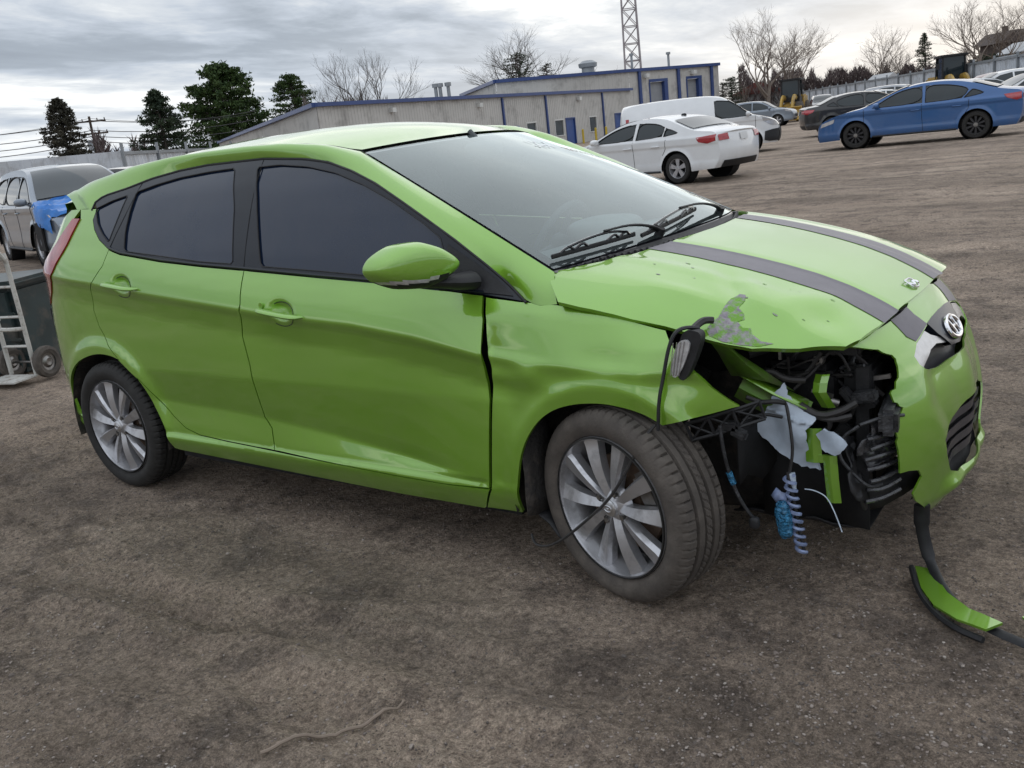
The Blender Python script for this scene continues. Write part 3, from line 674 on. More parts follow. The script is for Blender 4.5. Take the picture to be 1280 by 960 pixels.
def ramp2(nt, f, st):
    r = nt.nodes.new('ShaderNodeValToRGB'); nt.links.new(f, r.inputs[0]); e = r.color_ramp.elements
    while len(e) < len(st): e.new(.5)
    for k, (p, c) in enumerate(st): e[k].position = p; e[k].color = (*c, 1)
    return r.outputs[0]
ground()
# ---------------------------------------------------------------- placing by bearing and distance
CF = Vector((math.cos(R(126.7575))*math.cos(R(15.092)), math.sin(R(126.7575))*math.cos(R(15.092)), -math.sin(R(15.092))))
def bearing(col, D):
    """ground point on the horizon bearing of picture column col (1280 wide) at depth D metres in front of the camera"""
    f = 1149.12; rt = CF.cross(Vector((0, 0, 1))).normalized(); dn = CF.cross(rt); c, s = math.cos(R(6.536)), math.sin(R(6.536)); r2 = c*rt+s*dn; d2 = -s*rt+c*dn
    p = Vector(CAM)+D*(CF+r2*(col-640)/f+d2*((241.5-.1145*col)-480)/f); return (p.x, p.y)
def height(col, y, D):
    """height above the world floor of something whose top shows at row y"""
    return CAM[2]+((241.5-.1145*col)-y)*D/1149.12*.985
RIGHT = R(36.757)                     # heading that points to the right of the picture
# ---------------------------------------------------------------- other vehicles
def car_mats():
    def paint(n, c, metal=.3, r=.35): return M(n, c, r, metal, 1., .05, 4., coatr=.05, dirt=(DUST, .5, .95), dscale=4, dz=(.1, .9, .6, .05))
    MT['p_blue'] = paint('blue_paint', (.030, .105, .28), .35); MT['p_white'] = paint('white_paint', (.70, .71, .72), 0); MT['p_black'] = paint('black_paint', (.012, .012, .014), .1)
    MT['p_silver'] = paint('silver_paint', (.36, .37, .39), .6); MT['p_grey'] = paint('grey_paint', (.20, .23, .27), .5); MT['p_dark'] = paint('dark_blue_paint', (.02, .025, .04), .3); MT['p_red'] = paint('maroon_paint', (.12, .02, .02), .2)
    MT['win'] = M('car_glass', (.012, .020, .024), .05, 0, .35, .2, 2., coatr=.02, spec=.5)
    MT['dkalloy'] = M('dark_alloy', (.05, .05, .055), .35, .7, .2, .1, 10.)
    MT['plate'] = M('licence_plate', (.6, .6, .6), .5, 0, 0, .05, 5.)
    MT['yellow'] = M('yellow_machine_paint', (.42, .26, .035), .5, 0, .2, .2, 6., dirt=(DUST, .45, .8), dscale=3)
    MT['tarp'] = M('blue_tarp', (.015, .16, .50), .35, 0, .3, .2, 8., bump=.3, bscale=14)
car_mats()

SPEC = {}
SPEC['fastback'] = dict(L=4.87, W=1.85, H=1.475, wb=2.85, r=.335, belt=.93,
    top=[(2.40, .22), (2.43, .40), (2.42, .58), (2.33, .72), (2.05, .84), (1.55, .955), (1.18, 1.00), (.45, 1.33), (.1, 1.43), (-.35, 1.472), (-.85, 1.45), (-1.3, 1.36), (-1.85, 1.16), (-2.15, 1.10), (-2.40, 1.06), (-2.42, .90), (-2.43, .62), (-2.38, .40), (-2.30, .26)], ws=(6, 8), rw=(11, 12),
    win=[[(1.00, .98), (.62, 1.20), (.30, 1.34), (-.18, 1.395), (-.20, .985)], [(-.27, .985), (-.25, 1.395), (-.75, 1.37), (-1.15, 1.27), (-1.25, 1.19), (-1.10, 1.00)], [(-1.15, 1.01), (-1.30, 1.17), (-1.35, 1.20), (-1.60, 1.09), (-1.52, 1.06)]],
    head=[(2.34, .60), (2.30, .70), (1.95, .80), (1.98, .70)], tail=[(-2.40, .86), (-2.39, 1.01), (-2.02, .99), (-2.10, .90), (-2.3, .83)], seams=[1.18, -.22, -1.22])
SPEC['coupe_sedan'] = dict(L=4.63, W=1.78, H=1.43, wb=2.70, r=.325, belt=.92,
    top=[(2.28, .22), (2.31, .40), (2.30, .60), (2.20, .72), (1.9, .84), (1.4, .93), (1.05, .98), (.35, 1.30), (0., 1.39), (-.4, 1.43), (-.9, 1.40), (-1.15, 1.33), (-1.70, 1.10), (-1.95, 1.06), (-2.22, 1.03), (-2.28, .90), (-2.31, .62), (-2.28, .42), (-2.2, .28)], ws=(6, 8), rw=(11, 12),
    win=[[(.92, .98), (.55, 1.17), (.20, 1.29), (-.22, 1.345), (-.20, .99)], [(-.28, .99), (-.30, 1.345), (-.75, 1.31), (-1.02, 1.22), (-.98, 1.02)], [(-1.02, 1.02), (-1.05, 1.20), (-1.38, 1.08), (-1.34, 1.06)]],
    head=[(2.24, .62), (2.18, .72), (1.85, .80), (1.9, .68)], tail=[(-2.25, .84), (-2.25, .97), (-1.86, .93), (-1.92, .84), (-2.1, .80)], seams=[1.05, -.25, -1.05])
SPEC['sedan'] = dict(SPEC['fastback'], L=4.8, top=[(2.36, .22), (2.40, .40), (2.39, .60), (2.3, .74), (2.0, .86), (1.5, .97), (1.1, 1.01), (.4, 1.34), (.05, 1.43), (-.4, 1.46), (-.9, 1.43), (-1.25, 1.36), (-1.78, 1.12), (-2.0, 1.09), (-2.34, 1.06), (-2.38, .9), (-2.40, .62), (-2.36, .40), (-2.28, .26)])
SPEC['van'] = dict(L=4.72, W=1.83, H=1.83, wb=2.95, r=.33, belt=1.08,
    top=[(2.30, .25), (2.36, .42), (2.36, .70), (2.28, .88), (2.05, 1.00), (1.72, 1.10), (1.50, 1.15), (.85, 1.66), (.55, 1.78), (0., 1.83), (-1.2, 1.83), (-2.15, 1.79), (-2.28, 1.70), (-2.34, 1.2), (-2.36, .7), (-2.34, .45), (-2.28, .3)], ws=(6, 7), rw=None,
    win=[[(1.55, 1.12), (1.30, 1.34), (.98, 1.60), (.62, 1.66), (.45, 1.66), (.45, 1.10)]],
    head=[(2.31, .74), (2.25, .90), (1.85, 1.05), (1.88, .92), (2.1, .78)], tail=[(-2.30, .9), (-2.30, 1.4), (-2.2, 1.4), (-2.2, .9)], seams=[1.62, .42, -.75])
SPEC['suv'] = dict(L=4.65, W=1.86, H=1.68, wb=2.70, r=.355, belt=1.05,
    top=[(2.24, .30), (2.31, .48), (2.30, .75), (2.2, .90), (1.9, 1.02), (1.45, 1.10), (1.12, 1.13), (.55, 1.50), (.2, 1.62), (-.5, 1.68), (-1.3, 1.65), (-1.85, 1.58), (-2.18, 1.18), (-2.28, 1.05), (-2.33, .75), (-2.31, .5), (-2.2, .34)], ws=(6, 8), rw=(11, 12),
    win=[[(.98, 1.12), (.62, 1.36), (.3, 1.50), (-.2, 1.58), (-.2, 1.10)], [(-.27, 1.10), (-.27, 1.58), (-.9, 1.57), (-1.1, 1.52), (-1.1, 1.12)], [(-1.17, 1.13), (-1.17, 1.51), (-1.55, 1.46), (-1.85, 1.2)]],
    head=[(2.24, .80), (2.18, .92), (1.82, 1.02), (1.86, .90)], tail=[(-2.28, .95), (-2.2, 1.2), (-1.98, 1.22), (-1.95, 1.05)], seams=[1.12, -.24, -1.14])
SPEC['minivan'] = dict(L=5.1, W=1.98, H=1.76, wb=3.0, r=.35, belt=1.05,
    top=[(2.48, .25), (2.54, .45), (2.53, .70), (2.40, .88), (2.1, 1.00), (1.75, 1.08), (1.55, 1.12), (.85, 1.55), (.45, 1.69), (-.3, 1.76), (-1.4, 1.74), (-2.15, 1.66), (-2.42, 1.20), (-2.5, 1.0), (-2.54, .7), (-2.5, .45), (-2.4, .3)], ws=(6, 8), rw=(11, 12),
    win=[[(1.42, 1.12), (1.05, 1.38), (.62, 1.56), (.30, 1.61), (.30, 1.10)], [(.23, 1.10), (.23, 1.61), (-.9, 1.63), (-.9, 1.12)], [(-.97, 1.12), (-.97, 1.63), (-1.8, 1.58), (-2.1, 1.2)]],
    head=[(2.46, .80), (2.38, .90), (1.95, 1.0), (2.0, .86)], tail=[(-2.45, .95), (-2.38, 1.25), (-2.15, 1.3), (-2.2, 1.0)], seams=[1.55, .27, -.93])

def carsurf(sp):
    hw = sp['W']/2; Lh = sp['L']/2; belt = sp['belt']; H = sp['H']
    def Y(x, z):
        x = np.asarray(x, float); z = np.asarray(z, float)
        t = np.clip((np.abs(x)-(Lh-.75))/.75, 0, 1.1); y = hw*(1-.17*t**2.2-.05*t**8)
        up = np.clip(z-belt, 0, 9); y = y-.035*(1-np.exp(-up/.03))-up*.30-up**2*.22
        y = y-.10*np.clip((.42-z)/.3, 0, 1)**2; y = y-.02*smooth((z-belt+.30)/.06)*0
        y = y-.014*np.clip((belt-.10-z)/.04, 0, 1)+.014*np.clip((belt-.45-z)/.2, 0, 1)
        for cx in (sp['wb']/2, -sp['wb']/2):
            rr = np.hypot(x-cx, z-sp['r']); y = y+.018*np.exp(-np.clip(rr-sp['r']-.05, 0, 9)**2/.0018)
        return y
    return Y
def bg_car(name, kind, paint, loc, heading, label, group=None, detail=1, wheel='alloy', skip=(), cat='car', tilt=0., extra=None):
    sp = SPEC[kind]; Y = carsurf(sp); car = empty(name, (loc[0], loc[1], float(terrain(*loc[:2]))+.01 if len(loc) < 3 else loc[2]), heading, label, cat, group)
    top = rounded(sp['top'], 1 if detail < 2 else 2, False); r = sp['r']; wb = sp['wb']; P = MT[paint]
    step = {0: .16, 1: .09, 2: .05}[detail]
    arches = []
    def arch(cx): return [(cx+(r+.055)*math.cos(a), r+(r+.055)*math.sin(a)) for a in np.linspace(R(-12), R(192), 18)]
    outline = list(top)+arch(-wb/2)[::-1]+arch(wb/2)[::-1]
    wins = sp['win']
    for sg in (-1, 1):
        F = lambda a, b: np.stack([a, sg*Y(a, b), b+0*a], -1); s_ = -sg
        panel('side_panel', outline, F, P, car, step=step, fold=.0, sign=s_, holes=wins)
        for w in wins: panel('side_window', w, F, MT['win'], car, step=step*1.5, fold=0, out=-.012, sign=s_)
        if detail:
            for w in wins:
                pts = F(np.array([p[0] for p in w+w[:1]]), np.array([p[1] for p in w+w[:1]])); MB().tube(pts, .010, 4, False).build('window_trim', MT['chrome'] if sp.get('trim') == 'chrome' else MT['black'], car)
            for x in sp['seams']:
                zz = np.linspace(.30 if abs(abs(x)-wb/2) > r+.1 else .62, sp['belt']+.03, 14); xx = x+.06*np.sin((zz-.3)*2.2)*(-1 if x < -.8 else 1)*.6
                if x < -.8: xx = xx+np.clip((zz-.45), 0, 1)*-.02+np.clip((.75-zz), 0, 1)*.55
                MB().tube(F(xx, zz), .006, 4).build('door_gap', MT['dark'], car)
            for x in [sp['seams'][1]+.18, sp['seams'][2]+.22][: (1 if kind == 'van' else 2)]:
                z = sp['belt']-.10; MB().tube([tuple(F(np.array([x+k]), np.array([z]))[0]+np.array([0, sg*o, 0])) for k, o in ((-.10, .0), (-.08, .03), (.08, .03), (.10, .0))], .014, 6).build('door_handle', P, car)
            b = MB(); mx = max(w[0] for w in sp['win'][0])-.12; mz = sp['belt']+.10; my = float(Y(np.array([mx]), np.array([mz]))[0]); b.add(*superell((mx, sg*(my+.14), mz), (.07, .11, .07), 2.6)); b.cyl((mx, sg*my, mz-.04), (mx, sg*(my+.1), mz-.02), .03, 8); b.build('door_mirror', P, car)
            MB().tube([tuple(F(np.array([x]), np.array([.27]))[0]+np.array([0, sg*.0, 0])) for x in np.linspace(-wb/2+r+.1, wb/2-r-.1, 8)], .045, 6, flat=.6).build('sill', MT['black'], car)
        panel('headlamp', sp['head'], F, MT['lens'], car, step=.06, fold=.01, out=.008, sign=s_); panel('tail_lamp', sp['tail'], F, MT['red'], car, step=.06, fold=.01, out=.008, sign=s_)
    # top strip: bumper, bonnet, screen, roof, boot
    T = np.array(top); n = len(T); s = np.r_[0, np.cumsum(np.hypot(*np.diff(T, axis=0).T))]; s /= s[-1]
    Lh = sp['L']/2
    def strip(v, q):
        v = np.asarray(v, float); q = np.asarray(q, float); x = np.interp(v, s, T[:, 0]); z = np.interp(v, s, T[:, 1]); y = Y(x, z); c = 1-q*q
        e = np.clip((np.abs(x)-(Lh-.45))/.45, 0, 1)*np.sign(x)
        return np.stack([x+e*.13*c+.05*c*((x > 0) & (z > sp['belt']+.05))-.05*c*((x < -1) & (z > sp['belt']+.05)), q*y, z+.035*c*np.clip((z-.75)/.2, 0, 1)], -1)
    T0 = sp['top']; raw = np.array(T0); 
    def vof(i):     # parameter of original profile vertex
        d = np.hypot(T[:, 0]-raw[i][0], T[:, 1]-raw[i][1]); return s[d.argmin()]
    segs = [('windscreen', sp['ws'])]+([('rear_window', sp['rw'])] if sp['rw'] else [])
    nq = 13; qq = np.linspace(-1, 1, nq)
    rows = [[tuple(p) for p in strip(np.full(nq, v), qq)] for v in s]
    loft('body_top', rows, P, car, angle=35)
    for nm, (i, j) in segs:
        v0, v1 = vof(i), vof(j); vv = np.linspace(v0+.004, v1-.004, 8); q = np.linspace(-.90, .90, 11)
        nr = np.array([.012 if nm == 'windscreen' else -.012, 0, .016])
        loft(nm, [[tuple(p+nr) for p in strip(np.full(11, v), q)] for v in vv], MT['win'], car)
    # fascia
    def patch(nm, zc0, zc1, q0, q1, front, mat, out=.012):
        i0, i1 = (0, n//3) if front else (2*n//3, n-1)
        seg = [(T[i][1], s[i]) for i in range(i0, i1+1)]; zz = [a for a, _ in seg]; ss_ = [b_ for _, b_ in seg]; o = np.argsort(zz)
        v0, v1 = np.interp([zc0, zc1], np.array(zz)[o], np.array(ss_)[o])
        loft(nm, [[tuple(p+np.array([out if front else -out, 0, 0])) for p in strip(np.full(7, v), np.linspace(q0, q1, 7))] for v in np.linspace(v0, v1, 5)], MT[mat], car)
    zb = sp['belt']
    patch('grille', .50, .66, -.55, .55, True, 'black'); patch('lower_intake', .26, .40, -.75, .75, True, 'black')
    patch('rear_apron', .28, .42, -.8, .8, False, 'black')
    zl = .5*(sp['tail'][0][1]+sp['tail'][1][1]); 
    for sg in (-1, 1): patch('tail_lamp', zl-.07, zl+.05, sg*.62, sg*.97, False, 'red', .015); patch('headlamp', .62 if kind != 'van' else .76, .72 if kind != 'van' else .9, sg*.66, sg*.97, True, 'lens', .012)
    if detail: patch('licence_plate', zb-.12, zb, -.17, .17, False, 'plate', .02)
    b = MB(); b.box((0, 0, .38), (wb-.2, sp['W']-.3, .22)); b.box((0, 0, .45), (sp['L']-.6, sp['W']-.9, .3)); b.build('underbody', MT['dark'], car)
    for cx in (wb/2, -wb/2):
        for sg in (-1, 1):
            w = empty('wheel', (cx, sg*(sp['W']/2-.03), r), parent=car)
            MB().lathe([(r-.125, -.02), (r-.10, .0), (r-.03, -.004), (r-.005, -.03), (r, -.06), (r, -.17), (r-.02, -.20), (r-.12, -.20)], (0, 0, 0), 'y', 40 if detail else 20, sg).build('tyre', MT['tyre'], w)
            if detail == 2 and wheel == 'dark':
                rm = MB().lathe([(r-.12, -.015), (r-.125, -.04), (r-.14, -.10)], (0, 0, 0), 'y', 40, sg).build('rim', MT['dkalloy'], w)
            else: MB().lathe([(r-.105, -.01), (r-.12, -.012), (r-.128, -.04), (r-.15, -.12)], (0, 0, 0), 'y', 32, sg).build('rim', MT['alloy'], w)
            MB().lathe([(r-.13, -.11), (0, -.11)], (0, 0, 0), 'y', 24, sg).build('brake_plate', MT['dark'], w)
            ns = 5 if wheel != 'dark' else 10
            b = MB(); b.lathe([(.0, -.02), (.05, -.022), (.065, -.05)], (0, 0, 0), 'y', 16, sg); b.build('hub', MT['alloy' if wheel != 'dark' else 'steel'], w)
            for k in range(ns):
                a = 2*math.pi*k/ns+.3; ca, sa = math.cos(a), math.sin(a); h0, h1 = (.028, .055) if ns == 5 else (.014, .026)
                bb = MB(); q = [(.03, -h0), (r-.12, -h1), (r-.12, h1), (.03, h0)]
                bb.add([(u*ca-v*sa, sg*(-.03+.0*u-o), u*sa+v*ca) for o in (0, .035) for u, v in q], [(0, 1, 2, 3), (7, 6, 5, 4), (0, 4, 5, 1), (1, 5, 6, 2), (2, 6, 7, 3), (3, 7, 4, 0)]); bb.build('spoke', MT['alloy' if wheel != 'dark' else 'dkalloy'], w, False)
            MB().lathe([(r+.05, .0), (r+.05, -.25), (0, -.25)], (0, 0, 0), 'y', 20, sg).build('arch_liner', MT['dark'], w)
    if extra: extra(car, sp, Y, strip, vof)
    return car
# ---------------------------------------------------------------- buildings, fences, tower, poles
MT['siding'] = M('pale_siding', (.50, .485, .46), .55, .1, 0, .05, .6, dirt=((.20, .19, .18), .5, .9), dscale=.8)
MT['btrim'] = M('blue_trim', (.03, .06, .19), .45, 0, .1, .1, 2.)
MT['bdoor'] = M('blue_door', (.03, .075, .25), .45, 0, .1, .1, 2.)
MT['shutter'] = M('roller_shutter', (.30, .31, .33), .5, .1, 0, .06, 2.)
MT['roofm'] = M('metal_roof', (.30, .31, .33), .5, .3, 0, .1, .5)
MT['pane'] = M('building_pane', (.03, .04, .045), .08, 0, 1., .3, 2., spec=.8)
MT['wframe'] = M('white_frame', (.6, .6, .58), .5)
MT['galv'] = M('galvanised_steel', (.28, .30, .32), .5, .5, 0, .15, 1.)
MT['fence_w'] = M('pale_fence_sheet', (.55, .58, .62), .5, .2, 0, .12, .9, dirt=((.22, .2, .18), .5, .85), dscale=1.5)
MT['wood'] = M('pole_wood', (.06, .045, .035), .9, 0, 0, .2, 5.)
MT['ylw'] = M('yellow_bollard', (.50, .36, .03), .5)
MT['redroof'] = M('red_roof', (.16, .05, .04), .8, 0, 0, .15, 1.)
MT['towerp'] = M('tower_paint', (.34, .31, .32), .5, .4, 0, .1, 1.)
MT['towerr'] = M('tower_red', (.36, .10, .09), .5, .2, 0, .1, 1.)
MT['brownw'] = M('brown_wall', (.07, .055, .05), .9, 0, 0, .15, 1.)
MT['cream'] = M('pale_wall', (.45, .46, .47), .7, 0, 0, .06, 1.)
MT['bin'] = M('dark_green_bin', (.016, .032, .034), .5, 0, .1, .3, 4., dirt=(DUST, .5, .85), dscale=5)
MT['truckp'] = M('worn_white_tube', (.50, .49, .46), .5, 0, .1, .15, 8., dirt=((.16, .11, .08), .52, .7), dscale=16)
MT['bluep'] = M('blue_plastic', (.02, .07, .22), .35, 0, .3, .2, 8.)

def ribwall(name, a, b, z0, z1, mat, parent, pitch=.3, depth=.03, z1b=None, holes=(), kind=None):
    """ribbed metal wall from a to b on the plan, outer side towards the camera"""
    a = Vector((a[0], a[1], 0)); b_ = Vector((b[0], b[1], 0)); L = (b_-a).length; t = (b_-a)/L; n = Vector((t.y, -t.x, 0))
    if n.dot(Vector(CAM)-a) < 0: n = -n
    z1b = z1 if z1b is None else z1b
    cuts = [0.]; x = 0
    while x < L: cuts += [x+.0*pitch, x+.22*pitch, x+.3*pitch, x+.92*pitch]; x += pitch
    cuts = sorted(set([c for c in cuts if c <= L]+[L]+[h for q in holes for h in q[:2]]))
    def off(x):
        f = (x/pitch) % 1; return depth*float(np.interp(f, [0, .22, .3, .92, 1.0], [1, 1, 0, 0, 1]))
    m = MB()
    for x0, x1 in zip(cuts[:-1], cuts[1:]):
        if x1-x0 < 1e-4: continue
        spans = [(z0, None)]
        for h0, h1, hz0, hz1 in holes:
            if x0 >= h0-1e-4 and x1 <= h1+1e-4: spans = [(z0, hz0), (hz1, None)] if hz0 > z0+.02 else [(hz1, None)]
        for s0, s1 in spans:
            p = []
            for x_, o_ in ((x0, off(x0)), (x1, off(x1))):
                q = a+t*x_+n*o_; zt = z1+(z1b-z1)*x_/L if s1 is None else s1; p += [(q.x, q.y, s0), (q.x, q.y, zt)]
            m.add(p, [(0, 2, 3, 1)])
    return m.build(name, mat, parent, False, kind=kind), t, n, L
def oncol(a, b, col):
    """distance along the wall a->b at which it crosses the bearing of a picture column"""
    p = Vector((CAM[0], CAM[1])); q = Vector(bearing(col, 10)); d = q-p; a = Vector(a[:2]); e = Vector(b[:2])-a; L = e.length; e /= L
    den = d.x*e.y-d.y*e.x; w = a-p; u = (w.x*d.y-w.y*d.x)/ -den if False else (d.x*(a.y-p.y)-d.y*(a.x-p.x))/(d.y*e.x-d.x*e.y)
    return u
def boxat(m, a, t, n, x0, x1, z0, z1, o0, o1):
    c = a+t*((x0+x1)/2)+n*((o0+o1)/2); rz = Matrix.Rotation(math.atan2(t.y, t.x), 3, 'Z'); m.box((c.x, c.y, (z0+z1)/2), (x1-x0, abs(o1-o0), z1-z0), rz); return m
def workshop():
    g0 = .0
    A = bearing(405, 55); C = bearing(790, 90); Lf = bearing(280, 111)
    w = empty('workshop_building', (A[0], A[1], 0), label='long pale ribbed metal workshop with blue trim and blue doors', cat='building')
    Av, Cv = Vector((*A, 0)), Vector((*C, 0)); wi = w.matrix_world.copy(); w.location = (0, 0, 0)
    H = 4.25
    cols = {'door': ((708, 719), (769, 777)), 'win': ((659, 671), (694, 705), (737, 746)), 'win2': ((779, 785),)}
    holes = []
    for c0, c1 in cols['door']: holes.append((oncol(A, C, c0), oncol(A, C, c1), g0, g0+2.15, 'd'))
    for c0, c1 in cols['win']: holes.append((oncol(A, C, c0), oncol(A, C, c1), g0+.85, g0+2.1, 'w'))
    ob, t, n, L = ribwall('wall', A, C, g0, H, MT['siding'], w, holes=[h[:4] for h in holes])
    ribwall('wall', Lf, A, g0, H, MT['siding'], w, pitch=.45)
    for x0, x1, z0, z1, k in holes:
        m = MB(); boxat(m, Av, t, n, x0, x1, z0, z1, -.12, -.06); o = m.build('door' if k == 'd' else 'window', MT['bdoor'] if k == 'd' else MT['pane'], w)
        m = MB()
        for q in ((x0-.06, x0+.03, z0, z1), (x1-.03, x1+.06, z0, z1), (x0-.06, x1+.06, z1-.02, z1+.08)): boxat(m, Av, t, n, *q, -.08, .05)
        if k == 'w': boxat(m, Av, t, n, x0-.08, x1+.08, z0-.07, z0, -.08, .07)
        m.build('door_frame' if k == 'd' else 'window_frame', MT['btrim'] if k == 'd' else MT['wframe'], o)
    x = oncol(A, C, 640); m = MB(); boxat(m, Av, t, n, x, x+1.1, g0+1.25, g0+1.95, .03, .10); m.build('wall_board', MT['bdoor'], w)
    for c in (630.5, 684, 754):
        x = oncol(A, C, c); m = MB(); boxat(m, Av, t, n, x, x+.18, g0, H-.1, .03, .16); m.build('downpipe', MT['btrim'], w)
    m = MB(); boxat(m, Av, t, n, -.15, L+.2, H-.05, H+.18, .0, .28); m.build('eaves_trim', MT['btrim'], w)
    t2 = (Av-Vector((*Lf, 0))).normalized(); n2 = Vector((t2.y, -t2.x, 0)); n2 = n2 if n2.dot(Vector(CAM)-Av) > 0 else -n2
    m = MB(); boxat(m, Vector((*Lf, 0)), t2, n2, 0, (Av-Vector((*Lf, 0))).length+.1, H-.05, H+.20, .0, .28); m.build('eaves_trim', MT['btrim'], w)
    b = MB(); q = [Av, Cv, Cv-n*18, Vector((*Lf, 0))]; b.add([(p.x, p.y, H+z_) for p, z_ in zip(q, (.17, .17, .6, .17))], [(0, 1, 2, 3)]); b.build('roof', MT['roofm'], w)
    lamps = [(495, Av, t, n, 3.75, A, C), (602, Av, t, n, 3.72, A, C), (725, Av, t, n, 3.75, A, C)]
    for c, a, tt, nn, z, p, q in lamps:
        x = oncol(p, q, c); m = MB(); boxat(m, a, tt, nn, x-.2, x+.2, z-.14, z+.14, .04, .34); m.build('wall_lamp', MT['wframe'], w)
    x = oncol(Lf, A, 340); m = MB(); boxat(m, Vector((*Lf, 0)), t2, n2, x-.3, x+.3, 3.1, 3.45, .04, .4); m.build('wall_lamp', MT['wframe'], w)
    for c in (553, 558.5, 568.5):
        p = bearing(c, 66); b = MB(); b.cyl((p[0], p[1], 4.2), (p[0], p[1], 5.15), .13, 10); b.cyl((p[0], p[1], 5.15), (p[0], p[1], 5.4), .24, 10); b.build('flue', MT['galv'], w)
    # taller hall behind with two roller doors
    P0 = bearing(627, 92); P1 = bearing(790, 100); P2 = bearing(900, 108); P3 = bearing(584, 112)
    w2 = empty('tall_hall', (0, 0, 0), label='taller metal hall with two roller shutter doors at the right end', cat='building'); H2 = 6.5
    ribwall('wall', P3, P0, 3, H2, MT['siding'], w2, pitch=.6); ribwall('wall', P0, P1, 2.5, H2, MT['siding'], w2, pitch=.6)
    hs = [(oncol(P1, P2, 815), oncol(P1, P2, 837), g0, 5.2), (oncol(P1, P2, 861), oncol(P1, P2, 879), g0, 5.2)]
    ob, t, n, L = ribwall('wall', P1, P2, g0, H2, MT['siding'], w2, pitch=.5, holes=hs); Pv = Vector((*P1, 0))
    for x0, x1, z0, z1 in hs:
        m = MB(); boxat(m, Pv, t, n, x0, x1-.55, z0, z1, -.5, -.4); o = m.build('roller_shutter', MT['shutter'], w2)
        for k in range(16): m = MB(); boxat(m, Pv, t, n, x0, x1-.55, z0+.3*k+.02, z0+.3*k+.25, -.4, -.37); m.build('shutter_slat', MT['shutter'], o)
        m = MB(); boxat(m, Pv, t, n, x1-.55, x1, z0, z1, -.5, .06); boxat(m, Pv, t, n, x0-.1, x1, z1, z1+.3, -.1, .08); boxat(m, Pv, t, n, x0-.15, x0, z0, z1, -.1, .08); m.build('door_frame', MT['btrim'], o)
    for c in (800.5, 848.5, 889.5):
        x = oncol(P1, P2, c); m = MB(); boxat(m, Pv, t, n, x, x+.35, g0, H2-.1, .05, .25); m.build('downpipe', MT['btrim'], w2)
    for a, b_ in ((P3, P0), (P0, P1), (P1, P2)):
        av, bv = Vector((*a, 0)), Vector((*b_, 0)); tt = (bv-av).normalized(); nn = Vector((tt.y, -tt.x, 0)); nn = nn if nn.dot(Vector(CAM)-av) > 0 else -nn
        m = MB(); boxat(m, av, tt, nn, -.1, (bv-av).length+.1, H2-.1, H2+.22, .0, .3); m.build('eaves_trim', MT['btrim'], w2)
    q = [Vector((*p, 0)) for p in (P0, P1, P2)]; nn = (q[1]-Vector((CAM[0], CAM[1], 0))).normalized()*24
    b = MB(); b.add([(p.x, p.y, H2+.2) for p in q]+[(p.x+nn.x, p.y+nn.y, H2+.9) for p in q[::-1]], [(0, 1, 4, 5), (1, 2, 3, 4)]); b.build('roof', MT['roofm'], w2)
    m = MB(); e = Vector((*P2, 0)); boxat(m, e, nn.normalized(), Vector((t.x, t.y, 0)), 0, 24, g0, H2, -.2, 0); m.build('wall', MT['siding'], w2)
    p = bearing(741, 106); b = MB(); b.lathe([(0, 0), (.75, 0), (.72, .75), (1.02, .85), (1.08, 1.25), (.6, 1.55), (0, 1.6)], (p[0], p[1], 6.9), 'z', 24); b.build('roof_ventilator', MT['galv'], w2)
    for c, z in ((795, 8.3), (840, 8.0)):
        p = bearing(c, 104); b = MB(); b.cyl((p[0], p[1], 6.5), (p[0], p[1], z), .14, 8); b.cyl((p[0], p[1], z), (p[0], p[1], z+.25), .26, 8); b.build('flue', MT['galv'], w2)
    for c in (809, 867): m = MB(); x = oncol(P1, P2, c); boxat(m, Pv, t, n, x-.25, x+.25, 5.7, 6.1, .1, .6); m.build('wall_lamp', MT['wframe'], w2)
    # bollards and a bin by the doors
    for c, lab in ((744, 'yellow bollard left of the pair by the workshop windows'), (757, 'yellow bollard right of the pair by the workshop windows'), (728, 'yellow bollard next to the blue workshop door')):
        p = bearing(c, 76); b = MB(); b.cyl((0, 0, 0), (0, 0, 1.1), .09, 12); b.add(*superell((0, 0, 1.1), (.09, .09, .06), 2)); tag(b.build('bollard', MT['ylw'], None, loc=(p[0], p[1], .0)), lab, 'bollard', 'yellow bollards by the workshop')
    # small gabled house right of it
    p = bearing(948, 135); h = empty('gabled_house', (p[0], p[1], .2), R(20), 'low white building with a dull red roof right of the workshop', 'building')
    b = MB(); b.box((0, 0, 1.5), (7, 7, 3.0)); b.build('wall', MT['cream'], h); b = MB(); b.prism([(-4, 2.9), (0, 4.6), (4, 2.9)], -4, 4, 'y'); b.build('roof', MT['redroof'], h)
    for c, D, s, lab in ((1104, 120, 3.4, 'little white gable peeping over the far fence'), (1282, 120, 5.0, 'pale gabled shed on the rise at the right edge')):
        p = bearing(c, D); zt = height(c, 93 if c < 1200 else 53, D); h = empty('gabled_shed', (p[0], p[1], 0), RIGHT, lab, 'building')
        b = MB(); b.box((0, 0, (zt-1.2)/2), (s*.9, 6, zt-1.2)); b.build('wall', MT['cream'], h); b = MB(); b.prism([(-s*.5, zt-1.3), (0, zt), (s*.5, zt-1.3)], -3.2, 3.2, 'y'); b.build('roof', MT['cream'], h)
    p = bearing(1275, 170); zt = height(1275, 40, 170); h = empty('brown_house', (p[0], p[1], 0), RIGHT, 'dark brown house above the trees at the far right', 'building'); b = MB(); b.box((0, 0, zt/2-1), (11, 8, zt-2)); b.build('wall', MT['brownw'], h); b = MB(); b.prism([(-6.5, zt-2), (-4, zt), (4, zt), (6.5, zt-2)], -5, 5, 'y'); b.build('roof', MT['brownw'], h)
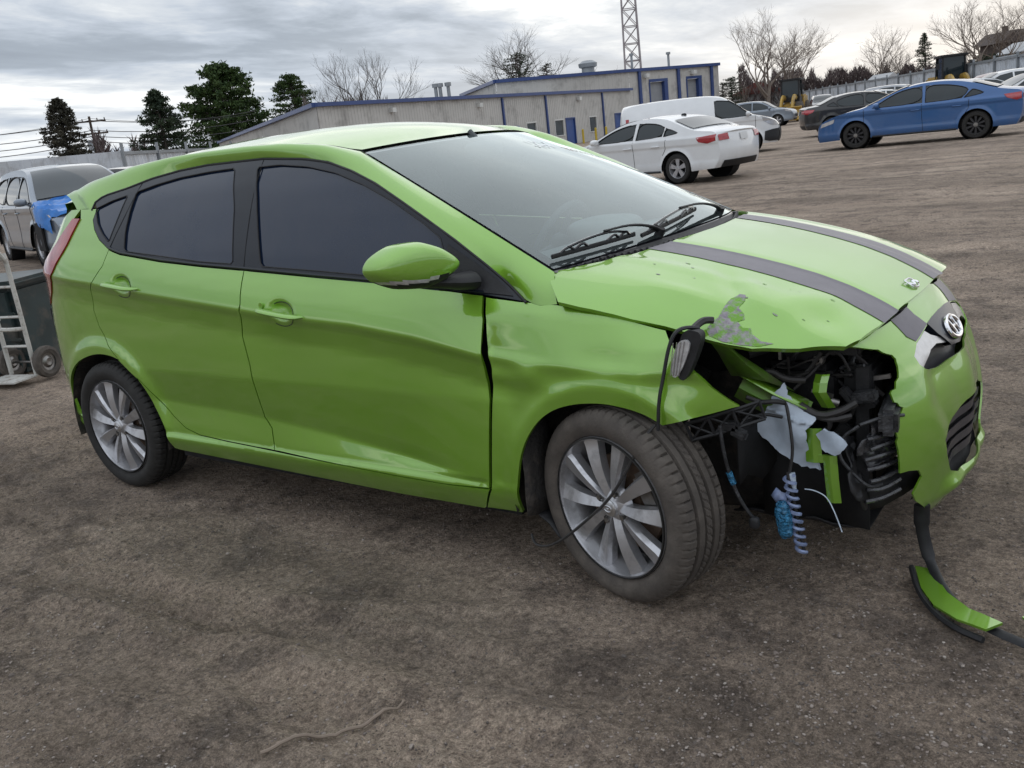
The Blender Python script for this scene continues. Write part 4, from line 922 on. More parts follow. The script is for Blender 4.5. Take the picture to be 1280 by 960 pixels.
    b = MB(); b.box((p[0]-3, p[1], zt), (.8, .8, 2)); b.build('chimney', MT['brownw'], None).parent = h; bpy.data.objects['chimney'].location = (-p[0], -p[1], 0)
    # lattice mast
    p = bearing(796, 150); z1 = height(787, -60, 150); t_ = empty('lattice_mast', (p[0], p[1], .2), R(30), 'tall lattice mast standing behind the workshop roof', 'mast')
    def hw(z): return 1.40-.45*z/z1
    legs = [(1, 1), (1, -1), (-1, -1), (-1, 1)]
    for lx, ly in legs: b = MB(); b.tube([(lx*hw(0), ly*hw(0), 0), (lx*hw(z1), ly*hw(z1), z1)], .13, 6); b.build('mast_leg', MT['towerp'], t_)
    nst = int(z1/2.5)
    for k in range(nst):
        z0, zz = z1*k/nst, z1*(k+1)/nst; b = MB(); a0, a1 = hw(z0), hw(zz)
        for i in range(4):
            l0, l1 = legs[i], legs[(i+1) % 4]
            b.tube([(l0[0]*a0, l0[1]*a0, z0), (l1[0]*a1, l1[1]*a1, zz)], .06, 4); b.tube([(l1[0]*a0, l1[1]*a0, z0), (l0[0]*a1, l0[1]*a1, zz)], .06, 4); b.tube([(l0[0]*a1, l0[1]*a1, zz), (l1[0]*a1, l1[1]*a1, zz)], .07, 4)
        b.build('mast_bracing', MT['towerr'] if k > nst*.80 else MT['towerp'], t_)
workshop()

def fence(name, pts, z0, z1, mat, label, post=3.0, rail=(.5,), pm='galv', ribs=.25, over=.15):
    f = empty(name, (0, 0, 0), label=label, cat='fence'); P = [Vector((*p, 0)) for p in pts]
    for a, b_ in zip(P[:-1], P[1:]):
        L = (b_-a).length; n = max(1, int(L/post)); t = (b_-a).normalized(); nn = Vector((t.y, -t.x, 0)); nn = nn if nn.dot(Vector(CAM)-a) > 0 else -nn
        for k in range(n):
            p, q = a+t*L*k/n, a+t*L*(k+1)/n
            ribwall('fence_panel', (p.x, p.y), (q.x, q.y), z0, z1+random.Random(k).uniform(-.03, .03), mat, f, pitch=ribs, depth=.03)
            m = MB(); boxat(m, p, t, nn, -.05, .05, z0, z1+over, .03, .13); m.build('fence_post', MT[pm], f)
            for rz in rail: m = MB(); boxat(m, p, t, nn, .05, L/n-.05, z0+(z1-z0)*rz-.06, z0+(z1-z0)*rz+.06, .035, .10); m.build('fence_rail', MT[pm], f)
fence('metal_fence', [bearing(1345, 41), bearing(1110, 72), bearing(985, 112)], .1, 2.45, MT['fence_w'], 'long pale sheet metal fence climbing behind the cars at the right', rail=(.97,))
fence('metal_fence', [bearing(-60, 32), bearing(158, 36.5)], .1, 2.42, MT['fence_w'], 'pale sheet fence with a grey rail behind the people carrier', post=4.2, rail=(.62, .50), ribs=.42, over=-.05)
fence('metal_fence', [bearing(158, 36.5), bearing(292, 52), bearing(420, 70)], .1, 2.40, MT['fence_w'], 'further run of sheet fence with tall posts towards the workshop', post=3.6, rail=(.98, .6), ribs=.42, over=.35)

def pole():
    p = bearing(129, 95); zt = height(126, 150, 95); o = empty('utility_pole', (p[0], p[1], .2), RIGHT+R(25), 'wooden utility pole with crossarms between two dark conifers', 'pole')
    b = MB(); b.cyl((0, 0, 0), (0, 0, zt), .16, 8, .12); b.build('pole_shaft', MT['wood'], o)
    for z in (zt-.5, zt-1.7): b = MB(); b.box((0, 0, z), (3.0, .14, .16)); [b.cyl((x, 0, z), (x, 0, z+.3), .06, 6) for x in (-1.4, -.7, .7, 1.4)]; b.build('crossarm', MT['wood'], o)
    b = MB(); b.cyl((-.4, 0, zt-3.4), (-.4, 0, zt-2.3), .28, 12); b.build('transformer', MT['galv'], o)
    z0 = [height(129, y, 95) for y in (152, 164, 171, 177)]
    for k, (yl, zr) in enumerate(((154, z0[0]), (164, z0[1]), (174, z0[2]), (183, z0[3]), (157, z0[0]+.2))):
        a = Vector((*bearing(-150, 75), height(-150, yl+22, 75))); m = Vector((p[0], p[1], zr)); c = Vector((*bearing(330, 110), height(330, yl-14, 110)))
        pts = []
        for A_, B_ in ((a, m), (m, c)):
            for q in np.linspace(0, 1, 14): v = A_.lerp(B_, q); v.z -= 4*q*(1-q)*.6; pts.append(v)
        tag(MB().tube(pts, .035 if k < 4 else .02, 4, False).build('overhead_wire', MT['wire']), ['topmost thick overhead wire at the left', 'second overhead wire from the top at the left', 'third overhead wire from the top at the left', 'lowest overhead wire at the left, just over the fence', 'thin overhead wire close under the topmost one'][k], 'wire', 'overhead wires')
pole()

def loader(p, rz, label):
    o = empty('wheel_loader', (p[0], p[1], .0), rz, label, 'wheel loader'); o.scale = (.9, .9, .9); Yl = MT['yellow']
    b = MB(); b.rbox((-1.6, 0, 1.55), (2.2, 1.7, 1.1), .12); b.rbox((-2.4, 0, 1.2), (.7, 1.9, .9), .1); b.build('engine_cover', Yl, o)
    b = MB(); b.rbox((.1, 0, 1.2), (1.2, 1.4, .7), .08); b.rbox((1.5, 0, 1.1), (1.4, 1.1, .6), .08); b.build('frame', Yl, o)
    c = empty('cab', parent=o)
    b = MB(); b.rbox((.0, 0, 3.32), (1.7, 1.75, .16), .05); b.build('cab_roof', MT['black'], c); b = MB(); b.box((0, 0, 1.75), (1.5, 1.5, .35)); b.build('cab_floor', MT['black'], c)
    for x in (-.72, .72):
        for y in (-.72, .72): b = MB(); b.cyl((x, y, 1.8), (x*.95, y*.95, 3.3), .06, 8); b.build('cab_pillar', MT['black'], c)
    b = MB(); b.box((0, 0, 2.55), (1.36, 1.36, 1.4), taper=.95); b.build('cab_glass', MT['win'], c)
    for s in (-1, 1): b = MB(); b.box((.85, s*1.05, 2.7), (.06, .22, .35)); b.cyl((.8, s*.8, 2.9), (.85, s*1.05, 2.85), .03, 6); b.build('mirror', MT['black'], c)
    for s in (-1, 1):
        b = MB(); b.tube([(.7, s*.45, 1.9), (1.9, s*.45, 2.0), (2.9, s*.45, .7)], .14, 6, flat=1.6); b.build('lift_arm', Yl, o)
        b = MB(); b.cyl((.9, s*.3, 1.3), (2.2, s*.3, 1.5), .08, 8); b.build('ram', MT['steel'], o)
        for x in (-1.6, 1.45):
            w = empty('wheel', (x, s*1.05, .78), parent=o); MB().lathe([(.34, -.05), (.42, .05), (.66, .06), (.76, 0), (.78, -.08), (.78, -.40), (.72, -.5), (.4, -.5)], (0, 0, 0), 'y', 28, s).build('tyre', MT['tyre_dusty'], w)
            MB().lathe([(0, -.16), (.2, -.16), (.34, -.08), (.40, .03)], (0, 0, 0), 'y', 24, s).build('rim', Yl, w)
            for k in range(20):
                a = k*math.pi/10; b = MB(); b.box((.76*math.cos(a), s*-.22, .76*math.sin(a)), (.06, .44, .09), Matrix.Rotation(-a, 3, 'Y')); b.build('tread_lug', MT['tyre_dusty'], w)
    b = MB(); b.prism([(2.7, .15), (3.7, .12), (3.75, .2), (3.0, .35), (2.95, .95), (3.1, 1.15), (2.8, 1.2), (2.65, .7)], -1.25, 1.25, 'y'); b.build('bucket', Yl, o)
loader(bearing(990, 69), RIGHT+R(-118), 'yellow wheel loader with dark cab standing far off left of the black saloon')
loader(bearing(1188, 55), RIGHT+R(-100), 'yellow wheel loader whose cab rises over the blue car roof')

HX, HY = -3.12, .28
def handtruck():
    o = empty('hand_truck', (HX, HY, .0), R(36)+R(-4), 'white tubular hand truck with a looped handle and black wheels', 'hand truck')
    T_ = MT['truckp']; o.rotation_euler = (R(1), 0, R(36.7-22)); o.scale = (.76, .9, .93)
    for s in (-1, 1): MB().tube([(s*.165, 0, .05), (s*.165, 0, .95), (s*.15, .0, 1.02)], .020, 8).build('rail', T_, o)
    MB().tube([(-.165, 0, .95), (-.175, -.10, 1.10), (-.165, -.14, 1.28), (-.10, -.10, 1.38), (0, -.08, 1.41), (.10, -.10, 1.38), (.165, -.14, 1.28), (.175, -.10, 1.10), (.165, 0, .95)], .019, 8).build('loop_handle', T_, o)
    for z in (.28, .52, .76, .98): b = MB(); b.tube([(-.165, 0, z), (.165, 0, z)], .022, 6, flat=.5); b.build('crossbar', T_, o)
    for s in (-.06, .06): MB().tube([(s, .0, .98), (s, -.04, 1.36)], .013, 6).build('back_tube', T_, o)
    MB().tube([(-.165, .02, .50), (-.10, -.12, .46), (.08, -.12, .44), (.165, .02, .42)], .016, 6).build('curved_brace', T_, o)
    b = MB(); b.box((0, -.14, .045), (.42, .24, .012)); b.build('toe_plate', T_, o)
    MB().cyl((-.22, .08, .13), (.22, .08, .13), .011, 8).build('axle', MT['steel'], o)
    for s in (-1, 1):
        w = empty('wheel', (s*.235, .08, .13), parent=o)
        MB().lathe([(.07, -.03), (.10, -.042), (.125, -.03), (.13, 0), (.125, .03), (.10, .042), (.07, .03)], (0, 0, 0), 'x', 28).build('tyre', MT['tyre_dusty'], w); MB().lathe([(.0, .03), (.03, .035), (.05, .015), (.075, .02), (.075, -.02), (.05, -.015), (0, -.03)], (0, 0, 0), 'x', 20).build('rim', MT['steel'], w)
    MB().tube(resample([(.19, -.10, 1.20), (.21, -.12, 1.05), (.20, -.10, .98), (.05, -.06, .93), (-.15, -.05, .92), (-.35, -.02, .95), (-.45, 0, 1.05)], 30), .016, 8).build('hose', MT['wire'], o)
    tag(o)
    b0 = empty('waste_bin', (-3.75, .50, .0), R(30), 'dark green wheeled bin behind the white hand truck', 'bin'); b0.scale = (.93, .93, .80)
    b = MB()
    rows = [[(sx*(.36+.06*t), sy*(.36+.06*t), .05+.80*t) for sx, sy in ((-1, -1), (1, -1), (1, 1), (-1, 1), (-1, -1))] for t in (0, .5, .92)]
    b.box((0, 0, .44), (.80, .74, .84), bev=.05); b.build('bin_body', MT['bin'], b0)
    b = MB(); b.rbox((0, 0, .88), (.90, .84, .07), .03); b.build('bin_rim', MT['bin'], b0)
    for z in (.35, .6): b = MB(); b.rbox((0, -.37, z), (.80, .03, .03), .008); b.build('bin_rib', MT['bin'], b0)
    j = empty('blue_jug', (-3.80, .30, .735), R(20), 'blue plastic jug with a white label on the bin rim', 'jug')
    b = MB(); b.rbox((0, 0, .15), (.17, .12, .30), .03); b.build('jug_body', MT['bluep'], j); b = MB(); b.cyl((0, 0, .29), (0, 0, .36), .03, 14); b.build('jug_cap', MT['black'], j); b = MB(); b.box((0, -.0625, .16), (.11, .004, .12)); b.build('jug_label', MT['cream'], j)
handtruck()
p0 = [(2.16, -1.88), (2.19, -1.82), (2.23, -1.755), (2.27, -1.69), (2.30, -1.63), (2.325, -1.58), (2.322, -1.545)]
tag(MB().tube([(x, y, float(gheight(np.array(x), np.array(y)))+.012) for x, y in resample(p0, 24)], [.0045]*20+[.003]*4, 6).build('plastic_strip', M('dry_strip', (.24, .19, .15), .8)), 'thin dry strip of trim lying on the dirt in the foreground', 'strip')
# ---------------------------------------------------------------- trees
MT['bark'] = M('bark', (.10, .085, .075), .95, 0, 0, .3, 3.)
MT['bark2'] = M('pale_bark', (.20, .165, .14), .95, 0, 0, .2, 2.)
def leafmat(n, a, b_, sc=1.2):
    m = bpy.data.materials.new(n); m.use_nodes = True; nt = m.node_tree; b = nt.nodes['Principled BSDF']; b.inputs['Roughness'].default_value = .7; b.inputs['Specular IOR Level'].default_value = .2
    tc = nt.nodes.new('ShaderNodeTexCoord'); nn = nt.nodes.new('ShaderNodeTexNoise'); nn.inputs['Scale'].default_value = sc; nn.inputs['Detail'].default_value = 5; nt.links.new(tc.outputs['Object'], nn.inputs['Vector'])
    nt.links.new(ramp2(nt, nn.outputs[0], [(.35, a), (.65, b_)]), b.inputs['Base Color']); return m
MT['spruce'] = leafmat('spruce_needles', (.018, .030, .018), (.045, .065, .032)); MT['pine'] = leafmat('pine_needles', (.022, .046, .014), (.062, .098, .028)); MT['brown_leaf'] = leafmat('brownish_needles', (.030, .030, .022), (.06, .055, .038)); MT['scrub'] = leafmat('bare_scrub', (.06, .045, .045), (.13, .10, .095))
def conifer(p, z0, h, w, seed, mat, label, shape=1., n=13000, group='evergreen trees beyond the yard', size=1.):
    o = empty('conifer_tree', (p[0], p[1], z0), 0, label, 'tree', group); rnd = np.random.RandomState(seed)
    MB().tube([(0, 0, 0), (.05*w, 0, h*.5), (0, 0, h*.98)], [h*.022, h*.014, h*.003], 6, sm=False).build('trunk', MT['bark'], o)
    # tufts on boughs
    nb = 210; V = []; F = []; k = 0; bb = MB()
    for i in range(nb):
        t = (i+rnd.rand())/nb; z = h*(.04+.95*t); R_ = w*.66*((1-t)**shape*(.78+.45*rnd.rand())+.03)*(min(1, .55+t*3)); a = rnd.rand()*6.28; dr = rnd.uniform(-.12, .22)
        tip = np.array([R_*math.cos(a), R_*math.sin(a), z+R_*dr]); bb.tube([(0, 0, z), tuple(tip)], [.02*h*.3, .01], 3, False)
        for q in range(int(n/nb)):
            u = rnd.rand()**.55; c = np.array([tip[0]*u, tip[1]*u, z+(tip[2]-z)*u])+rnd.normal(0, 1, 3)*np.array([.07, .07, .05])*w*.45*(1.1-u*.5); s = (.030+.032*rnd.rand())*w*.45*size
            d = rnd.normal(0, 1, 3); d /= np.linalg.norm(d); e = np.cross(d, rnd.normal(0, 1, 3)); e /= np.linalg.norm(e)
            V += [c+d*s*1.6, c+e*s*.5, c-d*s*1.2, c-e*s*.5]; F.append((k, k+1, k+2, k+3)); k += 4
    bb.build('boughs', MT['bark'], o)
    me = bpy.data.meshes.new('crown'); me.from_pydata([tuple(v) for v in V], [], F); me.materials.append(MT[mat]); c = bpy.data.objects.new('crown', me); COL.objects.link(c); c.parent = o
def bare(p, z0, h, w, seed, label, mat='bark2', depth=7, group='bare trees beyond the yard', fork=1., thick=1.):
    o = empty('bare_tree', (p[0], p[1], z0), 0, label, 'tree', group); rnd = random.Random(seed); tr = MB(); tw = MB()
    def grow(a, d, l, r, lev):
        n = 3; pts = [a]; q = a.copy(); dd = d.copy()
        for i in range(n):
            dd = (dd+Vector((rnd.uniform(-.13, .13), rnd.uniform(-.13, .13), rnd.uniform(-.05, .10)))).normalized(); q = q+dd*l/n; pts.append(q.copy())
        (tr if lev < 2 else tw).tube(pts, [r*(1-.30*i/n) for i in range(n+1)], 5 if lev < 2 else 3, False, sm=False)
        if lev >= depth: return
        nc = rnd.choice((2, 3, 3)) if lev < depth-1 else 3
        for k in range(nc):
            t = rnd.uniform(.35, 1.) if k else 1.; i = min(n, max(1, round(t*n))); sp = (.40 if k == 0 else 1.0)*fork; ax = Vector((rnd.uniform(-1, 1), rnd.uniform(-1, 1), rnd.uniform(-.3, .5)))
            nd = (dd+ax*sp).normalized(); nd = Vector((nd.x*w, nd.y*w, max(nd.z, .02))).normalized(); grow(pts[i], nd, l*rnd.uniform(.66, .84), r*.58, lev+1)
    k = h*.27
    grow(Vector((0, 0, 0)), Vector((0, 0, 1)), k, h*.020*thick, 0)
    for _ in range(2): grow(Vector((0, 0, k*.55)), Vector((rnd.uniform(-.8, .8), rnd.uniform(-.8, .8), 1)).normalized(), k*.9, h*.012*thick, 1)
    tr.build('trunk', MT[mat], o); tw.build('crown', MT[mat], o, False)
def scrub(name, c0, c1, D0, D1, y0f, label, seed, n=13000, mat='scrub', kind='stuff'):
    rnd = np.random.RandomState(seed); V = []; F = []; k = 0
    for i in range(n):
        u = rnd.rand(); col = c0+(c1-c0)*u; D = D0+(D1-D0)*u+rnd.uniform(-4, 4); x, y = bearing(col, D); zt = height(col, y0f(col), D)*(.65+.5*vnoise(np.array(col*.13), np.array(3.), seed)); z = .1+rnd.rand()**.8*(zt-.1)
        c = np.array([x, y, z]); s = .16+.30*rnd.rand(); d = np.array([rnd.normal(0, .5), rnd.normal(0, .5), 1.]); d /= np.linalg.norm(d); e = np.cross(d, rnd.normal(0, 1, 3)); e /= np.linalg.norm(e)
        V += [c+d*s*2.2, c+e*s*.16, c-d*s*2.2, c-e*s*.16]; F.append((k, k+1, k+2, k+3)); k += 4
    me = bpy.data.meshes.new(name); me.from_pydata([tuple(v) for v in V], [], F); me.materials.append(MT[mat]); o = bpy.data.objects.new(name, me); COL.objects.link(o); o['kind'] = kind; o['label'] = label
def trees():
    def con(col, ytop, D, wpx, seed, mat, lab, shape=.9, **k): p = bearing(col, D); conifer(p, .1, height(col, ytop, D)-.1, wpx*D/1149, seed, mat, lab, shape, **k)
    def br(col, ytop, D, seed, lab, w=1., **k): p = bearing(col, D); bare(p, .1, (height(col, ytop, D)-.1), w, seed, lab, **k)
    con(94, 126, 62, 66, 1, 'brown_leaf', 'leftmost dark conifer, brownish, left of the utility pole', .62)
    con(213, 116, 66, 72, 2, 'spruce', 'dark green conifer right of the utility pole', .62)
    con(294, 86, 128, 104, 3, 'pine', 'broad bright green pine above the left end of the workshop', .42, n=22000, size=.9)
    con(378, 97, 120, 66, 4, 'pine', 'smaller green pine with a ragged top over the workshop eaves', .45, n=14000, size=.95)
    con(1155, 44, 150, 36, 5, 'spruce', 'lone dark spruce over the far fence at the right', .8, n=3600)
    con(915, 98, 118, 30, 6, 'spruce', 'dark evergreen beside the right end of the tall hall', .35, n=3600); con(904, 104, 116, 22, 7, 'spruce', 'low dark evergreen touching the tall hall', .35, n=1800)
    con(1232, 70, 120, 50, 8, 'spruce', 'dark evergreen clump in front of the brown house', .3, n=3600); con(655, 70, 108, 46, 9, 'spruce', 'dark ivy-like evergreen at the foot of the bare tree behind the hall', .3, n=3600); con(690, 82, 108, 34, 19, 'spruce', 'second dark evergreen just right of it over the hall roof', .3, n=1600)
    br(466, 56, 85, 11, 'slim bare tree standing over the middle of the workshop roof', .8, mat='bark'); br(425, 96, 88, 12, 'low bare bush tree left of the slim bare tree', .9, depth=5)
    br(657, 28, 110, 13, 'bare tree with many fine branches behind the tall hall', 1.1, mat='bark'); br(765, 68, 125, 14, 'small bare tree left of the lattice mast', .9, depth=5); br(822, 82, 125, 24, 'small bare tree right of the lattice mast', .9, depth=5)
    br(960, 8, 105, 15, 'tall bare tree left of the pair beside the first loader', 1.0); br(985, 18, 108, 16, 'tall bare tree right of the pair beside the first loader', 1.0)
    br(1098, 28, 125, 17, 'spreading bare tree left of the lone spruce', 1.0, fork=1.2); br(1128, 55, 130, 18, 'smaller bare tree between the spreading one and the spruce', .9, depth=5)
    br(1218, -14, 115, 20, 'tallest bare tree at the right, forked low', .85, fork=1.1); br(1250, -6, 118, 21, 'bare tree right of the tallest one', 1.0, fork=1.2); br(1205, 40, 118, 22, 'small pale bare tree under the tallest one', .9, depth=5); br(930, 92, 130, 23, 'small bare tree over the red roof', .9, depth=5)
    scrub('distant_scrub', 925, 1200, 135, 125, lambda c: 92-.0*c-(c-925)*.03, 'brown leafless scrub along the skyline at the right', 31, 16000)
    scrub('distant_scrub', 130, 190, 70, 72, lambda c: 176, 'leafless scrub between the two dark conifers', 32, 1600); scrub('distant_scrub', 385, 520, 95, 95, lambda c: 128, 'thin leafless scrub over the workshop roof', 33, 1800)
trees()
def cars():
    a = (-2.75, 19.85)
    def vanface(car, sp, Y, strip, vof):
        for sg in (-1, 1):
            F = lambda a, b: np.stack([a, sg*Y(a, b), b+0*a], -1)
            panel('bumper_corner', [(2.33, .30), (2.37, .66), (2.15, .64), (1.93, .60), (1.90, .34), (2.05, .30)], F, MT['black'], car, step=.08, fold=.01, out=.02, sign=-sg)
            panel('side_rubbing_strip', [(-1.05, .50), (-1.05, .60), (1.02, .60), (1.02, .50)], F, MT['black'], car, step=.12, fold=.01, out=.015, sign=-sg)
        loft('front_bumper', [[tuple(p+np.array([.03, 0, 0])) for p in strip(np.full(13, v), np.linspace(-1, 1, 13))] for v in np.linspace(.002, vof(2)*.93, 6)], MT['black'], car)
        loft('grille', [[tuple(p+np.array([.02, 0, .0])) for p in strip(np.full(9, v), np.linspace(-.55, .55, 9))] for v in np.linspace(vof(2)*1.05, vof(3), 5)], MT['black'], car)
    def cla(car, sp, Y, strip, vof):
        b = MB(); b.add(*superell((-.95, 0, 1.43), (.07, .012, .035), 2.5)); b.build('roof_aerial', MT['black'], car)
    bg_car('parked_car', 'fastback', 'p_blue', BLUE[:2], BLUE[2], 'blue fastback saloon with dark wheels parked side-on across the yard', detail=2, wheel='dark')
    bg_car('parked_car', 'coupe_sedan', 'p_white', WHITE[:2], WHITE[2], 'white saloon seen from its rear left corner behind the green bonnet', detail=2, extra=cla).scale = (1, 1, .95)
    bg_car('parked_van', 'van', 'p_white', VAN[:2], VAN[2], 'white panel van facing right behind the white saloon', detail=2, cat='van', extra=vanface)
    bg_car('parked_car', 'sedan', 'p_black', BLACK[:2], BLACK[2], 'black saloon half hidden behind the blue one, tail to the left', detail=1)
    bg_car('parked_car', 'suv', 'p_grey', bearing(948, 60), RIGHT+R(-28), 'grey crossover standing far off beside the first wheel loader', detail=1)
    x = bearing(1028, 74); bg_car('parked_car', 'suv', 'p_dark', x, RIGHT+R(-105), 'dark pickup facing the camera right of the first wheel loader', detail=0)
    g = 'cars parked in rows before the far fence'
    far = [(1108, 44, 'sedan', 'p_white', -8, 'white saloon whose roof shows above the blue car bonnet'), (1078, 62, 'sedan', 'p_silver', 10, 'silver saloon in the far row left of the white roof'), (1126, 52, 'suv', 'p_silver', -30, 'silver wreck with raised bonnet in the far row'),
           (1150, 50, 'sedan', 'p_white', 190, 'low white car right behind the roof of the blue one'), (1222, 36, 'sedan', 'p_white', 5, 'white car below the second wheel loader'), (1252, 40, 'suv', 'p_white', 170, 'white crossover with black pillars near the right edge'),
           (1236, 47, 'sedan', 'p_silver', 20, 'silver car in the last row by the fence, right of the loader'), (1290, 34, 'sedan', 'p_white', 175, 'white car cut off by the right edge of the picture'), (1272, 44, 'suv', 'p_red', 12, 'maroon car in the last row at the right edge'),
           (1046, 86, 'sedan', 'p_silver', 15, 'pale car at the left end of the far row')]
    for c, D, k, p, h, l in far: bg_car('parked_car', k, p, bearing(c, D), RIGHT+R(h), l, g, detail=0)
    # minivan with a tarp over its bonnet, at the left
    def tarp(car, sp, Y, strip, vof):
        v0, v1 = vof(3), vof(6); rnd = random.Random(4); rows = []
        for i in range(16):
            v = v0+(v1-.012-v0)*i/15; rr = []
            for j in range(27):
                q = -1.12+2.24*j/26; p = strip(np.array([v]), np.array([max(-1, min(1, q))]))[0]
                over = max(0, abs(q)-1); fold_ = .02*math.sin(9*q+3*i*.4)+.015*math.sin(23*q+i)+rnd.uniform(-.01, .01)
                rr.append((p[0]+.03+fold_*.6, p[1]+math.copysign(.03, q) + .0, p[2]+.03+fold_-over*2.6))
            rows.append(rr)
        t = loft('bonnet_tarp', rows, MT['tarp'], car, angle=35)
        MB().rbox((1.9, -.98, .52), (.5, .04, .5), .01).build('missing_wing', MT['dark'], car)
    bg_car('parked_van', 'minivan', 'p_grey', MINI[:2], MINI[2], 'grey people carrier with a blue tarpaulin over its crashed nose', detail=2, cat='minivan', extra=tarp)
    bg_car('parked_car', 'suv', 'p_black', bearing(175, 27), RIGHT+R(-15), 'black car seen over the roof of the people carrier', detail=0)
    bg_car('parked_car', 'sedan', 'p_black', bearing(228, 25), RIGHT+R(10), 'black saloon mostly hidden behind the green car roof', detail=0)
BLUE = (-1.817, 23.7, R(-177.1)); WHITE = (-5.75, 16.0, R(167.5)); VAN = (-8.8, 25.5, R(26.7)); BLACK = (-6.1, 35.0, R(24)); MINI = (-14.2, 7.1, R(-16))
cars()
# ---------------------------------------------------------------- the green hatchback
def make_wheel(name, parent, c, R0, steer=0., camber=0., side=-1, dusty=False, dust_rim=False, spin=0., hero=True):
    """wheel at centre c; its outer face looks along side*Y; local frame: x,z in the wheel plane, y outward = side"""
    w = empty(name, c, parent=parent); w.rotation_euler = (camber, 0, steer)
    s = side; na = 200
    # tyre: closed profile (radius, offset inward from the rim face plane)
    W = .192; b = MB(); o0 = -.012
    prof = [(.214, .012), (.222, o0+.010), (.235, o0+.002), (.252, o0-.003), (.268, o0-.001), (.281, o0+.006), (.290, o0+.014), (.2955, o0+.022)]
    tread = []
    x = .026; n = 0
    gro = [.052, .083, .115, .146]
    ws = np.linspace(.026, W-.026, 57)
    for q in ws:
        r = R0-.0035*((q-W/2)/(W/2-.026))**2
        for g in gro:
            if abs(q-g) < .0042: r = R0-.0115
        tread.append((r, o0+q))
    prof2 = [(.2955, o0+W-.022), (.281, o0+W-.006), (.25, o0+W), (.222, o0+W-.01), (.21, o0+W-.02)]
    P = prof+tread+prof2; m = len(P); vs = []
    N = 396
    for i in range(N):
        q = 2*math.pi*i/N
        for k, (r, o) in enumerate(P):
            rr = r; ins = len(prof) <= k < len(prof)+len(tread)
            if ins:
                qq = o-o0
                if qq < .049 or qq > .150:                 # shoulder blocks: lateral slots
                    if i % 6 == 0: rr -= .0085
                elif .087 < qq < .111 and (i+int((qq-.087)/.006)) % 5 == 0: rr -= .004
            elif k in (len(prof)-1, len(prof)-2) and i % 6 == 0: rr -= .005
            x, z = rr*math.cos(q), rr*math.sin(q)
            if z < -(R0-.012): z = -(R0-.012)-(abs(z)-(R0-.012))*.25       # contact patch
            vs.append((x, -s*o, z))
    fs = []
    for i in range(N):
        j = (i+1) % N
        for k in range(m-1): fs.append((i*m+k, i*m+k+1, j*m+k+1, j*m+k))
    b.add(vs, fs); b.build('tyre', MT['tyre_dusty'] if dusty else MT['tyre'], w, True, 28)
    lw = MB().lathe([(.214, -.004), (.2175, .004), (.2165, .010), (.2135, .011)], (0, 0, 0), 'y', 96, s); lw.build('tyre_bead_ring', MT['tyre'], w)
    # rim barrel and lip
    b = MB(); b.lathe([(.2165, .006), (.2185, .001), (.2170, -.0045), (.2105, -.006), (.2075, .002), (.2060, .012), (.196, .03), (.186, .06), (.184, .11), (.20, .15)], (0, 0, 0), 'y', 96, -s)
    b.build('rim', MT['alloy'] if not dust_rim else MT['alloy'], w, True, 35)
    b = MB(); b.lathe([(.183, .10), (.14, .115), (.06, .118), (.0, .118)], (0, 0, 0), 'y', 48, -s); b.build('back_plate', MT['dark'], w)
    b = MB(); b.lathe([(.145, .066), (.147, .070), (.147, .078), (.06, .08)], (0, 0, 0), 'y', 64, -s); b.lathe([(.145, .066), (.085, .066), (.080, .05), (.05, .05), (.0, .05)], (0, 0, 0), 'y', 64, -s)
    b.build('brake_disc', MT['rust'], w)
    b = MB(); b.rbox((.125*math.cos(.5), -s*.062, .125*math.sin(.5)), (.07, .045, .12), .012, Matrix.Rotation(-.5, 3, 'Y')); b.build('caliper', MT['steel'], w)
    # ten spokes in five pairs: broad faceted blades
    def spoke(a, hand):
        ss = np.linspace(0, 1, 12); rows = []
        for t in ss:
            r = .030+t*(.207-.030)
            hw = .0125+.0175*t**1.2 if t > .12 else .013
            off = hand*.0025*math.sin(math.pi*t)            # blades bow apart
            y = -.013+.008*math.sin(math.pi*min(1, t*1.1))+.005*t        # outward dish
            rid = hand*hw*.62
            ctr = (off, y+.0065*(1-.5*t), rid)
            pr = [(-hw, y-.030), (-hw*.96, y-.004), (rid, y+.007), (hw*.96, y-.003 if hand < 0 else y-.008), (hw, y-.030)]
            rows.append([(r, s*yy, off+ww) for ww, yy in pr])
        A = np.array(rows); ca, sa = math.cos(a), math.sin(a)
        X = A[..., 0]*ca-A[..., 2]*sa; Z = A[..., 0]*sa+A[..., 2]*ca; A2 = np.stack([X, A[..., 1], Z], -1)
        bb = MB(); mm = 5
        bb.add(A2.reshape(-1, 3), [(i*mm+j, i*mm+j+1, (i+1)*mm+j+1, (i+1)*mm+j) for i in range(11) for j in range(4)])
        return bb.build('spoke', MT['alloy'], w, True, 22)
    for k in range(5):
        for hnd in (-1, 1): spoke(spin+2*math.pi*k/5+hnd*R(16.5), hnd)
    b = MB(); b.lathe([(.0, .003), (.020, .003), (.027, 0), (.030, -.006), (.045, -.012), (.058, -.020), (.066, -.034)], (0, 0, 0), 'y', 40, s); b.build('hub', MT['alloy'], w, True, 30)
    b = MB(); b.lathe([(.0, .0075), (.022, .0065), (.0265, .003), (.027, 0)], (0, 0, 0), 'y', 32, s)
    b.build('centre_cap', MT['satin'], w)
    b = MB()
    ring = [(.015*math.cos(q), s*.0085, .0095*math.sin(q)) for q in np.linspace(0, 2*math.pi, 25)]; b.tube(ring, .0011, 6, False)
    b.tube([(-.006, s*.0085, -.006), (-.003, s*.0085, .006)], .0012, 6); b.tube([(.003, s*.0085, -.006), (.006, s*.0085, .006)], .0012, 6); b.tube([(-.005, s*.0085, -.001), (.005, s*.0085, .001)], .0012, 6)
    b.build('cap_emblem', MT['chrome'], w)
